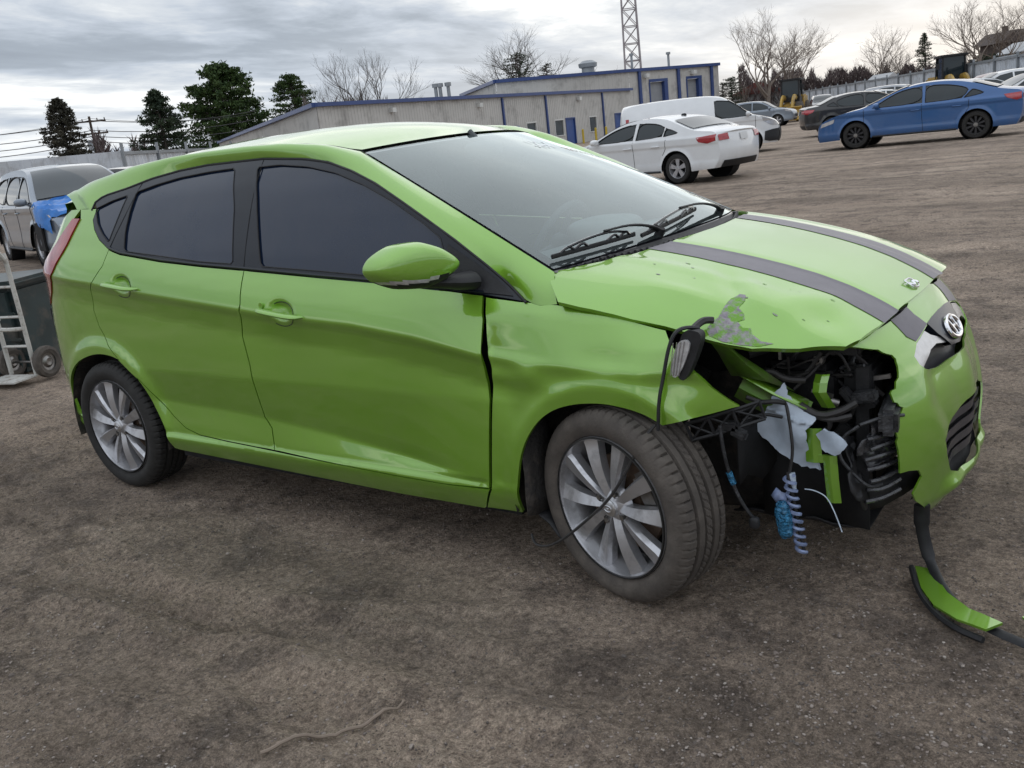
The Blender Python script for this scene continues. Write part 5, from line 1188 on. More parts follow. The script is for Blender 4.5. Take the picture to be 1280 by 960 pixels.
    for k in range(4):
        a = spin+R(45)+math.pi/2*k; c0 = Vector((.050*math.cos(a), 0, .050*math.sin(a)))
        bb = MB(); bb.cyl(c0+Vector((0, -s*.014, 0)), c0+Vector((0, s*.0, 0)), .0085, 6); bb.lathe([(.013, -.012), (.0145, -.006), (.016, -.010)], c0, 'y', 16, s); bb.build('lug_nut', MT['steel'], w, True, 30)
    return w

def mirror_y(F): return lambda a, b: F(a, b)*np.array([1., -1., 1.])
def hero():
    car = empty('hatchback', (0, 0, 0), label='lime green hatchback with black bonnet stripes and a smashed right front corner', cat='car')
    O = OUT; G = MT['green']
    S1 = lambda a, b: SIDE(a, b, 1); S0 = mirror_y(lambda a, b: SIDE(a, b, 0))
    sh = [p for p in SHOULDER]; cr = ([(x, z) for x, z in sh], (-.045, -.032, -.02, -.010, -.003, .004, .012, .025, .045))
    lc = (LOWCREASE[1:-1], (-.02, -.010, -.003, .004, .014, .03, .045))
    sill = ([(.40, .288), (2.2, .288)], (-.05, -.036, -.026, -.016, -.008, 0, .006, .012, .018, .026))
    L = (cr, lc, sill)
    belt = O['belt']
    O['arch_front'] = rounded(O['arch_front'], 2, False); O['arch_rear'] = rounded(O['arch_rear'], 2, False)
    fd = belt[4:]+O['seam_door_front'][1:]+[p for p in O['seam_bottom'][::-1] if 1.08 < p[0] < 2.11]+O['seam_b'][::-1][:-1]
    rd = belt[:5]+O['seam_b'][1:]+[p for p in O['seam_bottom'][::-1] if .602 < p[0] < 1.06]+O['seam_rear'][::-1][:-1]
    ql = [(.023, 1.258)]+O['frame_rear'][1:-1]+O['seam_rear']+O['seam_bottom'][1:]+[(2.067, .200)]+O['body_bottom'][::-1][1:]+[(.389, .226)]+O['arch_rear'][::-1][1:]+[(-.30, .235), (-.45, .20), (-.8, .19), (UR, .20), (UR, .62), (-.95, .68), (-.62, .76), (-.44, .84), (-.36, .90), (-.30, .965), (-.255, 1.0), (-.20, 1.075), (-.155, 1.155), (-.115, 1.222), (-.15, 1.262)]
    fe = O['fender_top']+O['fender_front'][1:]+O['arch_front'][1:]+[(2.067, .197)]+O['seam_fender_rear'][::-1][1:-1]
    HP = [(1.262, .852, .10, .07, .009), (.29, .948, .10, .07, .009)]
    DP = [(2.29, .72, .17, .16, .011)]
    FA = [(2.6, .60, .30, .09, .012), (2.30, .45, .09, .16, .012)]; RA = [(0, .62, .33, .08, .012), (-.33, .42, .07, .16, .012), (.36, .40, .07, .14, .012)]
    def P(name, poly, F, sgn=1, patches=(), lines=L, **k):
        ln = list(lines)
        for cx, cz, rx, rz, st in patches:
            for zz in np.arange(cz-rz, cz+rz, st): ln.append(([(cx-rx, zz), (cx+rx, zz)], (0,)) if st > .0 else 0)
        return panel(name, poly, F, G, car, step=k.pop('step', .028), gap=k.pop('gap', .0028), sign=sgn, lines=ln, **k)
    P('front_door', fd, S1, 1, HP[:1]); P('rear_door', rd, S1, 1, HP[1:]); P('quarter_panel', ql, S1, 1, RA, gap=.001)
    P('front_wing', fe, S1, 1, DP+FA, step=.02)['label'] = 'creased front wing pushed off the door'
    for nm, poly in (('front_door', fd), ('rear_door', rd), ('quarter_panel', ql)): P(nm, poly, S0, -1, step=.05)
    # undamaged left wing
    arcf = [(2.575+.335*math.cos(a), .295+.335*math.sin(a)) for a in np.linspace(R(-5), R(195), 24)]
    few = O['fender_top'][:-1]+[(2.85, .80), (3.0, .775), (3.02, .70), (2.93, .60), (2.915, .33)]+arcf[1:]+[(2.22, .2), (2.067, .197)]+O['seam_fender_rear'][::-1][1:-1]
    P('front_wing', few, S0, -1, step=.05)
    # roof rail and screen pillar, both sides
    low = [(-.20, 1.262), (-.08, 1.262)]+O['c1']+[(2.34, .874), (2.398, .878)]
    low3 = SIDE(np.array([p[0] for p in low]), np.array([p[1] for p in low]), 0)
    up = [(x, -y, z) for x, y, z in DITCH]+[tuple(WIND(-1, t)) for t in np.linspace(.97, 0, 14)]
    low3 = resample(low3, 90); upr = resample(up, 90)
    # pair the two curves by station so the strip stays square
    for sg, nm in ((1, 'roof_rail'), (-1, 'roof_rail')):
        rows = []
        for t in np.linspace(0, 1, 9):
            m = low3*(1-t)+upr*t; d = upr-low3; tang = np.gradient(m, axis=0); nrm = np.cross(tang, d); nrm /= np.linalg.norm(nrm, axis=1)[:, None]
            nrm *= np.sign(-nrm[:, 1:2])
            wdt = np.linalg.norm(d, axis=1)[:, None]
            r = m+nrm*wdt*(.15-.07*smooth((m[:, :1]-1.3)/.5))*math.sin(math.pi*t)
            rows.append(r*np.array([1, sg, 1]))
        loft(nm, rows, G, car)
        # dark seal in the roof ditch and round the door frames
        b = MB(); b.tube([(x, -sg*(y-.006), z-.004) for x, y, z in DITCH]+[tuple(WIND(-.985*sg, 1.)-np.array([0, 0, .006]))], .0055, 6); b.build('roof_seal', MT['black'], car)
        b = MB(); pts = SIDE(np.array([p[0] for p in O['c1']]), np.array([p[1]-.004 for p in O['c1']]), 0)*np.array([1, sg, 1]); b.tube(resample(pts, 60), .0045, 6); b.build('door_frame_seal', MT['black'], car)
    xs = np.linspace(-.47, 1.47, 40); ss = np.linspace(-.985, .985, 25)
    rows = [ROOF(x, ss) for x in xs]
    rows = [[tuple(q) for q in r] for r in rows]; loft('roof', rows, G, car)
    # spoiler and hatch
    b = MB(); rows = []
    for s_ in np.linspace(-1, 1, 21):
        e = abs(s_)**6
        rows.append([(-.43-.0*e, .555*s_, 1.322-.03*e), (-.50, .56*s_, 1.325-.04*e), (-.565+.08*e, .565*s_, 1.31-.05*e), (-.60+.10*e, .57*s_, 1.275-.05*e), (-.585+.10*e, .57*s_, 1.24-.03*e), (-.50, .57*s_, 1.235), (-.42, .56*s_, 1.29)])
    loft('spoiler', rows, G, car)
    for sg, F in ((1, S1), (-1, S0)):
        pan = [(-.155, 1.155), (-.20, 1.075), (-.255, 1.0), (-.30, .965), (-.36, .90), (-.62, .90), (-.95, .96), (UR, .98), (UR, 1.10), (-.9, 1.12), (-.5, 1.14)]
    for sg, F in ((1, S1), (-1, S0)):
        panel('tailgate', [(-.62, .765), (-.95, .69), (UR, .635), (UR, 1.0), (-.95, .99), (-.70, .97), (-.60, .90)], F, G, car, step=.04, gap=.002, sign=sg)
        panel('tail_lamp', [(-.115, 1.222), (-.155, 1.155), (-.20, 1.075), (-.255, 1.0), (-.30, .965), (-.36, .90), (-.44, .84), (-.60, .80), (-.58, .92), (-.42, 1.04), (-.30, 1.15), (-.20, 1.225)], F, MT['red'], car, step=.025, gap=.002, sign=sg, out=.006)
        panel('tailgate_side', [(-.20, 1.225), (-.30, 1.15), (-.42, 1.04), (-.58, .92), (-.60, .93), (-.70, .98), (-.5, 1.2), (-.28, 1.26), (-.15, 1.262)], F, G, car, step=.04, sign=sg)
    rows = []
    for t in np.linspace(0, 1, 8):
        rows.append([(-.60+.13*t-.05*(1-s_*s_)*(1-t), s_*(.66-.12*t), .97+.28*t) for s_ in np.linspace(-1, 1, 13)])
    loft('rear_window', rows, MT['tint'], car)
    # side glazing and black frames
    for sg, F in ((1, S1), (-1, S0)):
        frame = [(.024, 1.256)]+O['c1'][1:]+[(2.262, .885), (2.2, .894)]+[(x, z) for x, z in belt[::-1]]+O['frame_rear'][::-1][1:-1]
        holes = [rounded(dense(O[k_], .05), 1) for k_ in ('glass_rear', 'glass_quarter', 'glass_front')]
        panel('window_frame', frame, F, MT['frame'], car, step=.035, gap=.0015, fold=.012, sign=sg, holes=holes)
        for g in holes: panel('side_window', shrink(dense(g, .03), -.004), F, MT['tint'], car, step=.05, fold=0, out=-.006, sign=sg)
        for g in holes:
            q = dense(g, .02); pts = F(np.array([p[0] for p in q]+[q[0][0]]), np.array([p[1] for p in q]+[q[0][1]])); MB().tube(pts, .0026, 5, False).build('window_seal', MT['black'], car)
        q = O['seam_b']; xx = [(1.040, z) for z in (1.0, 1.1, 1.2, 1.3, 1.385)]; pts = F(np.array([p[0] for p in xx]), np.array([p[1] for p in xx])); MB().tube(pts, .0022, 5).build('door_gap', MT['dark'], car)
        pts = F(np.array([.183, .20, .235, .28, .30]), np.array([1.09, 1.12, 1.19, 1.29, 1.345])); MB().tube(pts, .0022, 5).build('door_gap', MT['dark'], car)
        # lower waist moulding
        q = dense(belt, .05, False); pts = F(np.array([p[0] for p in q]), np.array([p[1]+.008 for p in q])); MB().tube(pts, .007, 6).build('waist_moulding', MT['frame'], car)
    # windscreen
    rows = [[tuple(v) for v in WIND(np.linspace(-.985, .985, 41), t)] for t in np.linspace(0.015, .985, 25)]
    loft('windscreen', rows, MT['ws'], car)
    nrm = np.array([.0015, 0, .0025])
    def band(name, s0, s1, t0, t1, n=30, off=1.):
        rows = [[tuple(WIND(s_, t_)-nrm*off*1.5) for s_, t_ in zip(np.linspace(s0[i], s1[i], 6), np.linspace(t0[i], t1[i], 6))] for i in range(n)]
        return loft(name, rows, MT['blackgloss'], car)
    tt = np.linspace(.0, .99, 30)
    band('screen_border', np.full(30, -.99), -.93+.0*tt, tt, tt); band('screen_border', np.full(30, .99), .95+0*tt, tt, tt)
    s_ = np.linspace(-.98, .98, 30)
    band('screen_border', s_, s_*.985, np.full(30, .005), .055+.03*(1-s_*s_)); band('screen_border', s_, s_, np.full(30, .985), .965+.0*s_)
    # painted-on glass writing near the far upper corner
    for row, (s0, t0, n) in enumerate(((.33, .80, 6), (.30, .73, 5))):
        for k in range(n):
            q0 = s0-.02+k*.045; seg = [[(0, 0), (0, 1)], [(0, 1), (.7, 1), (.7, .5), (0, .5)], [(0, 0), (.7, 0), (.7, 1)], [(0, 1), (.7, 1), (.2, 0)], [(0, .5), (.7, .5)], [(.35, 0), (.35, 1), (0, .7)]][(k*2+row) % 6]
            for (a0, b0), (a1, b1) in zip(seg[:-1], seg[1:]):
                d = np.array([(a1-a0)*.030, (b1-b0)*.045]); l = np.hypot(*d)+1e-6; e = np.array([-d[1], d[0]])/l*.0045; c0 = np.array([q0+.030*a0, t0+.045*b0])
                loft('screen_marking', [[tuple(WIND(*(c0+d*u_+e*v_))+np.array([.0012, 0, .0024])) for v_ in (-1, 1)] for u_ in (0, .5, 1)], MT['paper'], car)
    # bonnet
    HS = O['hood_side']
    rear = [(2.383, -.667), (2.45, -.58), (2.50, -.48), (2.535, -.30), (2.556, -.12)]
    right = HS[:1]+HS[1:16]
    right = [(2.335, -.70)]+HS[1:15]+[(3.233, -.265), (3.238, -.13), (3.24, 0)]
    left = [(x, -y) for x, y in right[::-1][1:]]
    hoodpoly = right+left+[(x, -y) for x, y in rear]+[(2.56, 0)]+rear[::-1]
    st = panel('bonnet', hoodpoly, lambda a, b: HOOD(a, b, 1), G, car, step=.024, gap=.002, fold=.016, lines=[([(2.4, s1), (3.2, s1)], (0,)) for s1 in (-.335, -.30, -.27, .27, .30, .335)])
    st['label'] = 'buckled bonnet with two black stripes and scraped paint at its right front corner'
    for sg in (-1, 1):
        q = [(2.535, .278*sg), (2.8, .278*sg), (3.0, .278*sg), (3.2, .278*sg), (3.232, .278*sg), (3.226, .41*sg), (3.15, .41*sg), (3.0, .410*sg), (2.8, .405*sg), (2.6, .40*sg), (2.513, .398*sg)] if sg < 0 else [(2.535, .268), (2.8, .238), (3.0, .208), (3.2, .178), (3.234, .172), (3.232, .33), (3.15, .345), (3.0, .375), (2.8, .40), (2.6, .42), (2.508, .425)]
        panel('bonnet_stripe', q, lambda a, b: HOOD(a, b, 1), MT['stripe'], car, step=.02, fold=0, out=.0016)
    F = lambda a, b: HOOD(a, b, 1)
    sc = [(2.885, -.585), (2.905, -.592), (2.912, -.615), (2.905, -.648), (2.925, -.66), (2.932, -.675), (2.918, -.69), (2.935, -.70), (2.955, -.692), (2.962, -.705), (2.99, -.712), (3.02, -.702), (2.99, -.725), (2.945, -.742), (2.90, -.752), (2.862, -.752), (2.850, -.742), (2.856, -.72), (2.868, -.70), (2.872, -.66), (2.874, -.62)]
    panel('paint_scrape', sc, F, MT['scrape'], car, step=.012, fold=0, out=.0012)
    rnd = random.Random(5)
    for k in range(14):
        a, b0 = rnd.uniform(2.60, 3.12), rnd.uniform(-.66, -.44); l = rnd.uniform(.003, .009); an = rnd.uniform(0, 3)
        q = [(a+l*rnd.uniform(.6, 1.1)*math.cos(t+an), b0+l*.35*rnd.uniform(.6, 1.2)*math.sin(t+an)) for t in np.linspace(0, 2*math.pi, 9)[:-1]]
        panel('paint_chip', q, F, MT['scrape'], car, step=.01, fold=0, out=.001)
    # bonnet emblem: slanted script mark
    e = MB(); c = HOOD(3.205, -.012)+np.array([.004, 0, .004])
    for s0 in ([(-.014, -.020), (-.004, -.024), (.010, -.018), (.012, -.006), (.0, .0)], [(.0, .0), (-.012, .006), (-.010, .018), (.004, .024), (.014, .020)]):
        e.tube([c+np.array([a, b_, .004-abs(a)*.5]) for a, b_ in s0], .0042, 8)
    e.tube([c+np.array([a, b_, .001-a*.7]) for a, b_ in [(-.016, -.030), (.016, -.028), (.018, .028), (-.014, .030), (-.016, -.030)]], .003, 6)
    e.build('bonnet_emblem', MT['chrome'], car)
    # cowl and wipers
    rows = []
    for s_ in np.linspace(-.97, .97, 41):
        y = s_*.69; xr = 2.56-.40*y*y-.03*abs(y)**4
        w0 = WIND(s_, .01); w0 = w0+np.array([.0, 0, -.004])
        h = HOOD(xr, y, 0); rows.append([tuple(w0), tuple(w0*.6+(h+np.array([0, 0, -.014]))*.4+np.array([0, 0, -.012])), tuple(h+np.array([.01, 0, -.02])), tuple(h+np.array([.02, 0, -.05]))])
    loft('cowl', rows, MT['black'], car)
    b = MB()
    for k in range(50):
        s_ = -.93+1.86*k/49; y = s_*.69; xr = 2.56-.40*y*y-.03*abs(y)**4; h = HOOD(xr, y, 0)+np.array([-.014, 0, -.008]); b.tube([h+np.array([0, -.011, 0]), h+np.array([0, .011, 0])], .006, 6)
    b.build('bonnet_seal', MT['black'], car, kind=None)
    def wiper(piv, tip0, tip1, mid):
        w = empty('wiper', parent=car)
        up = np.array([.006, 0, .014])
        A = [WIND(*q)+up*1.2 for q in tip0]; 
        pts = [WIND(s0, t0)+up for s0, t0 in zip(np.linspace(tip0[0][0], tip1[0], 14), np.linspace(tip0[0][1], tip1[1], 14))]
        MB().tube(pts, .0050, 6, flat=1.6).build('wiper_blade', MT['black'], w)
        n = len(pts); b = MB()
        b.tube([pts[2]+up*1.3, pts[4]+up*2, pts[7]+up*2.4, pts[9]+up*2, pts[11]+up*1.2], .0045, 6)
        for i, j in ((1, 3), (3, 5), (8, 10), (10, 12)): b.tube([pts[i]+up*.3, (pts[i]+pts[j])/2+up*1.5, pts[j]+up*.3], .0045, 6)
        b.build('wiper_bridge', MT['blackgloss'], w)
        m = pts[7]+up*2.2; pv = np.array(piv)
        MB().tube([pv, pv*.9+m*.1+up*1.2, pv*.45+m*.55+up*2.0, m+up*.6], [.010, .008, .006, .005], 8, flat=.7).build('wiper_arm', MT['black'], w)
        MB().cyl(pv-up*2, pv+up*.9, .016, 14).build('pivot_cap', MT['black'], w)
    wiper(HOOD(2.475, -.20)+np.array([-.015, 0, .008]), [(-.955, .05)], (-.46, .045), None)
    wiper(HOOD(2.44, .40)+np.array([-.02, 0, .010]), [(-.44, .03)], (.26, .075), None)
    # nose
    um = UF
    NR = [(3.389, .722), (3.5, .738), (3.608, .746), (3.70, .752), (3.764, .757), (3.85, .772), (3.95, .782)]
    top = NR+[(2*um-a, b_) for a, b_ in NR[::-1][1:]]
    leftend = [(2*um-3.20, .70), (2*um-3.12, .64), (2*um-2.93, .60), (2*um-2.915, .33), (2*um-2.93, .22), (2*um-3.3, .17)]
    tr = O['torn'][::-1]
    rj = random.Random(9)
    tr = [(3.633, .172), (3.57, .20), (3.505, .250), (3.49, .279), (3.521, .323), (3.501, .348), (3.458, .358), (3.423, .36)]+[(a+rj.uniform(-.004, .004), b_+rj.uniform(-.003, .003)) for a, b_ in dense(O['torn'][::-1][7:-1], .014, False)]
    bump_poly = top+leftend+[(2*um-3.6, .155), (um, .15), (3.75, .15)]+tr
    gr = [(3.608, .650), (3.66, .676), (3.74, .692), (3.803, .702), (3.88, .708), (3.95, .710)]; gb = [(3.612, .625), (3.633, .608), (3.666, .596), (3.731, .588), (3.859, .588), (3.95, .590)]
    grille = gr+[(2*um-a, b_) for a, b_ in gr[::-1][1:]]+[(2*um-a, b_) for a, b_ in gb]+gb[::-1][1:]
    lg = [(3.642, .398), (3.741, .436), (3.862, .452), (3.95, .455)]; lb = [(3.655, .350), (3.70, .285), (3.76, .262), (3.86, .255), (3.95, .252)]
    lgr = lg+[(2*um-a, b_) for a, b_ in lg[::-1][1:]]+[(2*um-a, b_) for a, b_ in lb]+lb[::-1][1:]
    crease = ([(3.604, .617), (3.585, .576), (3.575, .507), (3.603, .452), (3.641, .383), (3.716, .274)], (0,))
    mod = MODN
    bmp = panel('front_bumper', bump_poly, mod, G, car, step=.022, gap=.001, fold=.006, holes=[grille, lgr])
    bmp['label'] = 'front bumper torn off at its right corner'
    for sg in (1, -1):
        u0 = (lambda v: v) if sg > 0 else (lambda v: 2*um-v)
        w_ = [(3.675, .752), (3.735, .757), (3.80, .768), (3.86, .774), (3.86, .714), (3.80, .712), (3.745, .702), (3.69, .700)]
        w_ = [(3.625, .7475), (3.70, .7515), (3.762, .7565), (3.775, .72), (3.77, .700), (3.735, .692), (3.68, .683), (3.63, .70)]
    # stripes run on down to the grille
    for sg in (1, -1):
        q = [(3.620, .7475), (3.70, .7520), (3.760, .7570), (3.762, .735), (3.790, .7020), (3.74, .6945), (3.66, .680), (3.632, .70)]
        q = [(a if sg > 0 else 2*um-a, b_) for a, b_ in q]
        panel('bonnet_stripe', q, mod, MT['stripe'], car, step=.02, fold=0, out=.0015)
    panel('grille_back', shrink(grille, -.015), mod, MT['grille'], car, step=.03, fold=0, out=-.035)
    # upper grille: two chrome wings, dark badge mount, oval badge
    for sg in (1, -1):
        q = [(3.613, .652), (3.66, .673), (3.74, .688), (3.80, .700), (3.83, .690), (3.80, .672), (3.875, .640), (3.865, .630), (3.79, .650), (3.70, .642), (3.64, .618), (3.616, .626)]
        q = [(3.612, .650), (3.66, .674), (3.755, .692), (3.775, .676), (3.862, .643), (3.860, .634), (3.775, .650), (3.72, .645), (3.66, .622), (3.63, .6115), (3.613, .628)]
        q = [(a if sg > 0 else 2*um-a, b_) for a, b_ in q]
        panel('grille_wing', q, mod, MT['satin'], car, step=.02, fold=.012, out=-.004)
    q = [(3.79, .703), (3.86, .709), (3.95, .711), (4.04, .709), (4.11, .703), (4.09, .67), (4.035, .622), (3.95, .612), (3.865, .622), (3.81, .67)]
    panel('badge_mount', q, mod, MT['frame'], car, step=.02, fold=.02, out=.002)
    bc = SIDE(np.array([um]), np.array([.657]), 0)[0]; ex = SIDE(np.array([um]), np.array([.68]), 0)[0]-SIDE(np.array([um]), np.array([.63]), 0)[0]; ex /= np.linalg.norm(ex); nx = np.array([ex[2], 0, -ex[0]])
    bg = empty('badge', parent=car)
    def bp(y, v, o): return tuple(bc+np.array([0, 1, 0])*y+ex*v+nx*o)
    k = 40; rr = [bp(.064*math.cos(q), .033*math.sin(q), .007) for q in np.linspace(0, 2*math.pi, k+1)]
    MB().tube(rr, .0075, 8, False).build('badge_ring', MT['chrome'], bg)
    d = MB(); vs = [bp(.064*math.cos(q), .033*math.sin(q), .004) for q in np.linspace(0, 2*math.pi, k+1)[:-1]]; d.add(vs+[bp(0, 0, .006)], [(i, (i+1) % k, k) for i in range(k)]); d.build('badge_field', MT['blackgloss'], bg)
    h = MB(); sl = .38
    for a in (-.020, .020):
        h.tube([bp(a+v*sl*-1+.006*math.copysign(1, a)*(abs(v)/.03)**2, v, .009) for v in np.linspace(-.029, .029, 9)], .0058, 8)
    h.tube([bp(.026, -.006, .009), bp(0, .0, .010), bp(-.026, .006, .009)], .0052, 8)
    h.build('badge_letter', MT['chrome'], bg)
    # lower grille slats
    panel('grille_back', shrink(lgr, -.02), mod, MT['dark'], car, step=.04, fold=0, out=-.030)
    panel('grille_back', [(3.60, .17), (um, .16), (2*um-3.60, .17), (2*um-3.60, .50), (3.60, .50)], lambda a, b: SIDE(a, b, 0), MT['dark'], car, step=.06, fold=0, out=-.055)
    for k_, zc in enumerate((.300, .340, .380, .420)):
        us = np.linspace(3.66+.01*k_, 2*um-3.66-.01*k_, 50)
        p0 = mod(us, np.full(50, zc)); d0 = mod(us+.003, np.full(50, zc))-mod(us-.003, np.full(50, zc)); nn = np.cross(d0, np.array([0, 0, 1.])); nn /= np.linalg.norm(nn, axis=1)[:, None]
        rows = []
        for a, dz in ((-.012, .012), (-.006, .015), (-.008, -.012), (-.05, -.015)): rows.append(p0+nn*(a-.004)+np.array([0, 0, dz]))
        loft('grille_slat', rows, MT['grille'], car)
    # left headlamp
    panel('headlamp', [(2*um-3.18, .70), (2*um-3.39, .722), (2*um-3.47, .69), (2*um-3.42, .60), (2*um-3.25, .58), (2*um-3.1, .63), (2*um-3.02, .70), (2*um-3.02, .775)], lambda a, b: SIDE(a, b, 0), MT['lens'], car, step=.04, fold=.02, out=.002)
    # arch liners and underbody
    for cx, r in ((0, .36), (2.575, .375)):
        for sg in (-1, 1):
            b = MB(); a = np.linspace(R(62) if (cx > 1 and sg < 0) else R(-12), R(192), 26)
            b.add([(cx+r*math.cos(q), y, .29+r*math.sin(q)) for q in a for y in (sg*.828, sg*.62, sg*.50)], [(i*3+j, i*3+j+1, i*3+j+4, i*3+j+3) for i in range(25) for j in range(2)])
            m = len(b.v); b.add([(cx+r*math.cos(q), sg*.50, .29+r*math.sin(q)) for q in a]+[(cx, sg*.50, .29)], [(i, i+1, 26) for i in range(25)]); b.build('arch_liner', MT['liner'], car, True, 60)
    b = MB(); b.box((1.29, 0, .22), (1.8, 1.56, .08)); b.box((-.45, 0, .36), (.42, 1.2, .2)); b.box((1.3, 0, .50), (1.85, 1.50, .45)); b.box((-.15, 0, .65), (.95, 1.38, .30)); b.build('underbody', MT['dark'], car)
    b = MB(); b.box((2.62, .05, .60), (.75, .96, .30)); b.box((2.3, 0, .75), (.06, 1.38, .32)); b.build('bulkhead', MT['dark'], car)
    return car
def MODN(a, b):
    """nose with its side crease: the corner face is set back a little outside the crease line"""
    p = SIDE(a, b, 0); a = np.asarray(a, float); b = np.asarray(b, float)
    um = UF; aa = np.where(a > um, 2*um-a, a)
    uc = np.interp(b, [.15, .274, .383, .452, .507, .576, .617, .70], [3.79, 3.716, 3.641, 3.603, 3.575, 3.585, 3.604, 3.62])
    t = aa-uc; w = smooth((b-.18)/.1)*(1-smooth((b-.58)/.06))
    d = .016*w*np.where(t > 0, smooth(t/.10), 0)*(1-smooth((aa-3.80)/.15))
    # lower lip stands proud under the lower grille
    lip = .022*np.exp(-((b-.235)/.028)**2)*smooth((aa-3.62)/.10)
    # upper brow over the grille
    nx = np.stack([np.ones_like(a), np.where(a > um, .25, -.25), 0*a], -1); nx /= np.linalg.norm(nx, axis=-1)[..., None]
    return p-nx*(d-lip)[..., None]
def resample2(P, n): return resample(rounded([tuple(p) for p in P], 2, False), n)
def hero_details(car):
    # wheels
    make_wheel('wheel', car, (0, -.832, .292), .3000, 0, 0, -1, False, spin=R(8))
    make_wheel('wheel', car, (0, .832, .292), .3000, 0, 0, 1, False, spin=R(30))
    w = make_wheel('wheel', car, (2.566, -.852, .292), .3000, R(-15.95), R(1.1), -1, True, spin=R(20)); w['label'] = 'dusty front wheel turned outward'
    make_wheel('wheel', car, (2.566, .832, .292), .3000, R(-14), 0, 1, True, spin=R(50))
    # door handles
    for sg, D in ((1, 1), (-1, 0)):
        for hx, hz, sl in ((1.262, .852, -.22), (.29, .948, -.20)):
            pts = []
            for t in np.linspace(-1, 1, 15):
                x = hx+.115*t; z = hz-.004+sl*.115*t*.55; p = SIDE(np.array([x]), np.array([z]), 0)[0]
                y0 = -.85+.0
                ref = SIDE(np.array([hx+.13*t]), np.array([z]), 0)[0]
                edge = -abs(.846); lift = .018+.020*(1-t**4)
                if abs(t) > .93: lift = .006
                pts.append((x, sg*(-(.836 if True else 0)-lift+.0), z))
            h = MB(); h.tube([(x, y, z) for x, y, z in pts], [.006]+[.012]*1+[.0155]*11+[.012]+[.006], 12, flat=.62); h.build('door_handle', MT['green'], car)
            e = [(hx+.068*math.cos(q), hz-.012-.20*.3*.068*math.cos(q)*.5+.044*math.sin(q)) for q in np.linspace(-2.2, 2.2, 22)]
            pp = SIDE(np.array([a for a, _ in e]), np.array([b_ for _, b_ in e]), 0)*np.array([1, sg, 1]); MB().tube(pp, .0017, 5).build('handle_gasket', MT['black'], car)
            if sg > 0 and hx > 1: lk = SIDE(np.array([hx-.098]), np.array([hz+.020]), 0)[0]; MB().cyl(lk+np.array([0, .004, 0]), lk+np.array([0, -.006, 0]), .011, 16).build('lock_barrel', MT['green'], car)
    # door mirror
    for sg in (1,):
        mir = empty('door_mirror', parent=car); c = Vector((2.022, -.962, 1.023))
        def shp(p):
            t = p.y/.145            # -1 outer .. 1 inner
            k = float(np.interp(t, [-1, -.85, -.4, .1, .5, .8, 1], [.50, .72, .95, 1.0, .80, .52, .25]))
            x = p.x*(1 if p.x > 0 else .5)*(1-.15*t); z = p.z*k+(.010*(1-t*t) if p.z > 0 else .004)-.010*t
            return (x, p.y, z)
        vs, fs = superell((0, 0, 0), (.075, .145, .067), 2.8, None, shp, 44, 28)
        def fin(vv): return [(c.x+v.x+.42*v.y, sg*(c.y+v.y*.88), c.z+v.z) for v in vv]
        # split into painted cap (upper), lamp strip and black base (lower)
        def cut(name, test, mat):
            b = MB(); keep = [f for f in fs if test(sum((vs[i] for i in f), Vector())/len(f))]
            idx = sorted({i for f in keep for i in f}); mp = {i: k for k, i in enumerate(idx)}
            b.add(fin([vs[i] for i in idx]), [tuple(mp[i] for i in f) for f in keep]); return b.build(name, mat, mir)
        line = lambda v: -.022-.10*(v.y+.02)*.0
        cut('mirror_cap', lambda v: v.z > -.028+.06*max(0, -v.y-.02), MT['green'])
        cut('indicator_lens', lambda v: -.040+.06*max(0, -v.y-.02) < v.z <= -.028+.06*max(0, -v.y-.02) and v.x > .0 and v.y < .02, MT['lens'])
        cut('mirror_base', lambda v: v.z <= -.040+.06*max(0, -v.y-.02) or (v.z <= -.028+.06*max(0, -v.y-.02) and not (v.x > .0 and v.y < .02)), MT['black'])
        b = MB(); b.tube([(2.03, sg*-.93, .972), (2.06, sg*-.88, .966), (2.08, sg*-.82, .955), (2.09, sg*-.77, .950)], [.026, .030, .042, .05], 12, flat=.6); b.build('mirror_arm', MT['black'], mir)
        F = (lambda a, b_: SIDE(a, b_, 1)) if sg > 0 else mirror_y(lambda a, b_: SIDE(a, b_, 0))
        panel('mirror_sail', [(1.995, 1.06), (2.01, .925), (2.13, .91), (2.235, .898), (2.17, .945), (2.09, 1.0)], F, MT['black'], mir, step=.03, fold=.01, out=.004, sign=sg)
    # cabin
    cab = empty('interior', parent=car)
    rows = []
    for s_ in np.linspace(-1, 1, 21):
        y = s_*.66; c_ = 1-s_*s_
        rows.append([(2.42+.06*c_, y, .925), (2.30+.06*c_, y, .945), (2.05+.05*c_, y, .955), (1.92+.03*c_, y, .94), (1.84, y, .88), (1.86, y, .70)])
    loft('dashboard', rows, MT['cabin'], cab)
    b = MB(); b.add(*superell((1.93, .36, .955), (.13, .17, .05), 3)); b.build('instrument_hood', MT['cabin'], cab)
    sw = MB(); rot = Matrix.Rotation(R(-62), 3, 'Y'); c = Vector((1.70, .36, .90))
    sw.tube([c+rot @ Vector((.185*math.cos(q), .185*math.sin(q), 0)) for q in np.linspace(0, 2*math.pi, 33)], .015, 8, False)
    for q in (0.2, math.pi-.2, -math.pi/2): sw.tube([c, c+rot @ Vector((.18*math.sin(q)*-1, .18*math.cos(q), 0))], .014, 8)
    sw.add(*superell(c, (.05, .06, .03), 2.5, rot)); sw.build('steering_wheel', MT['cabin_dk'], cab)
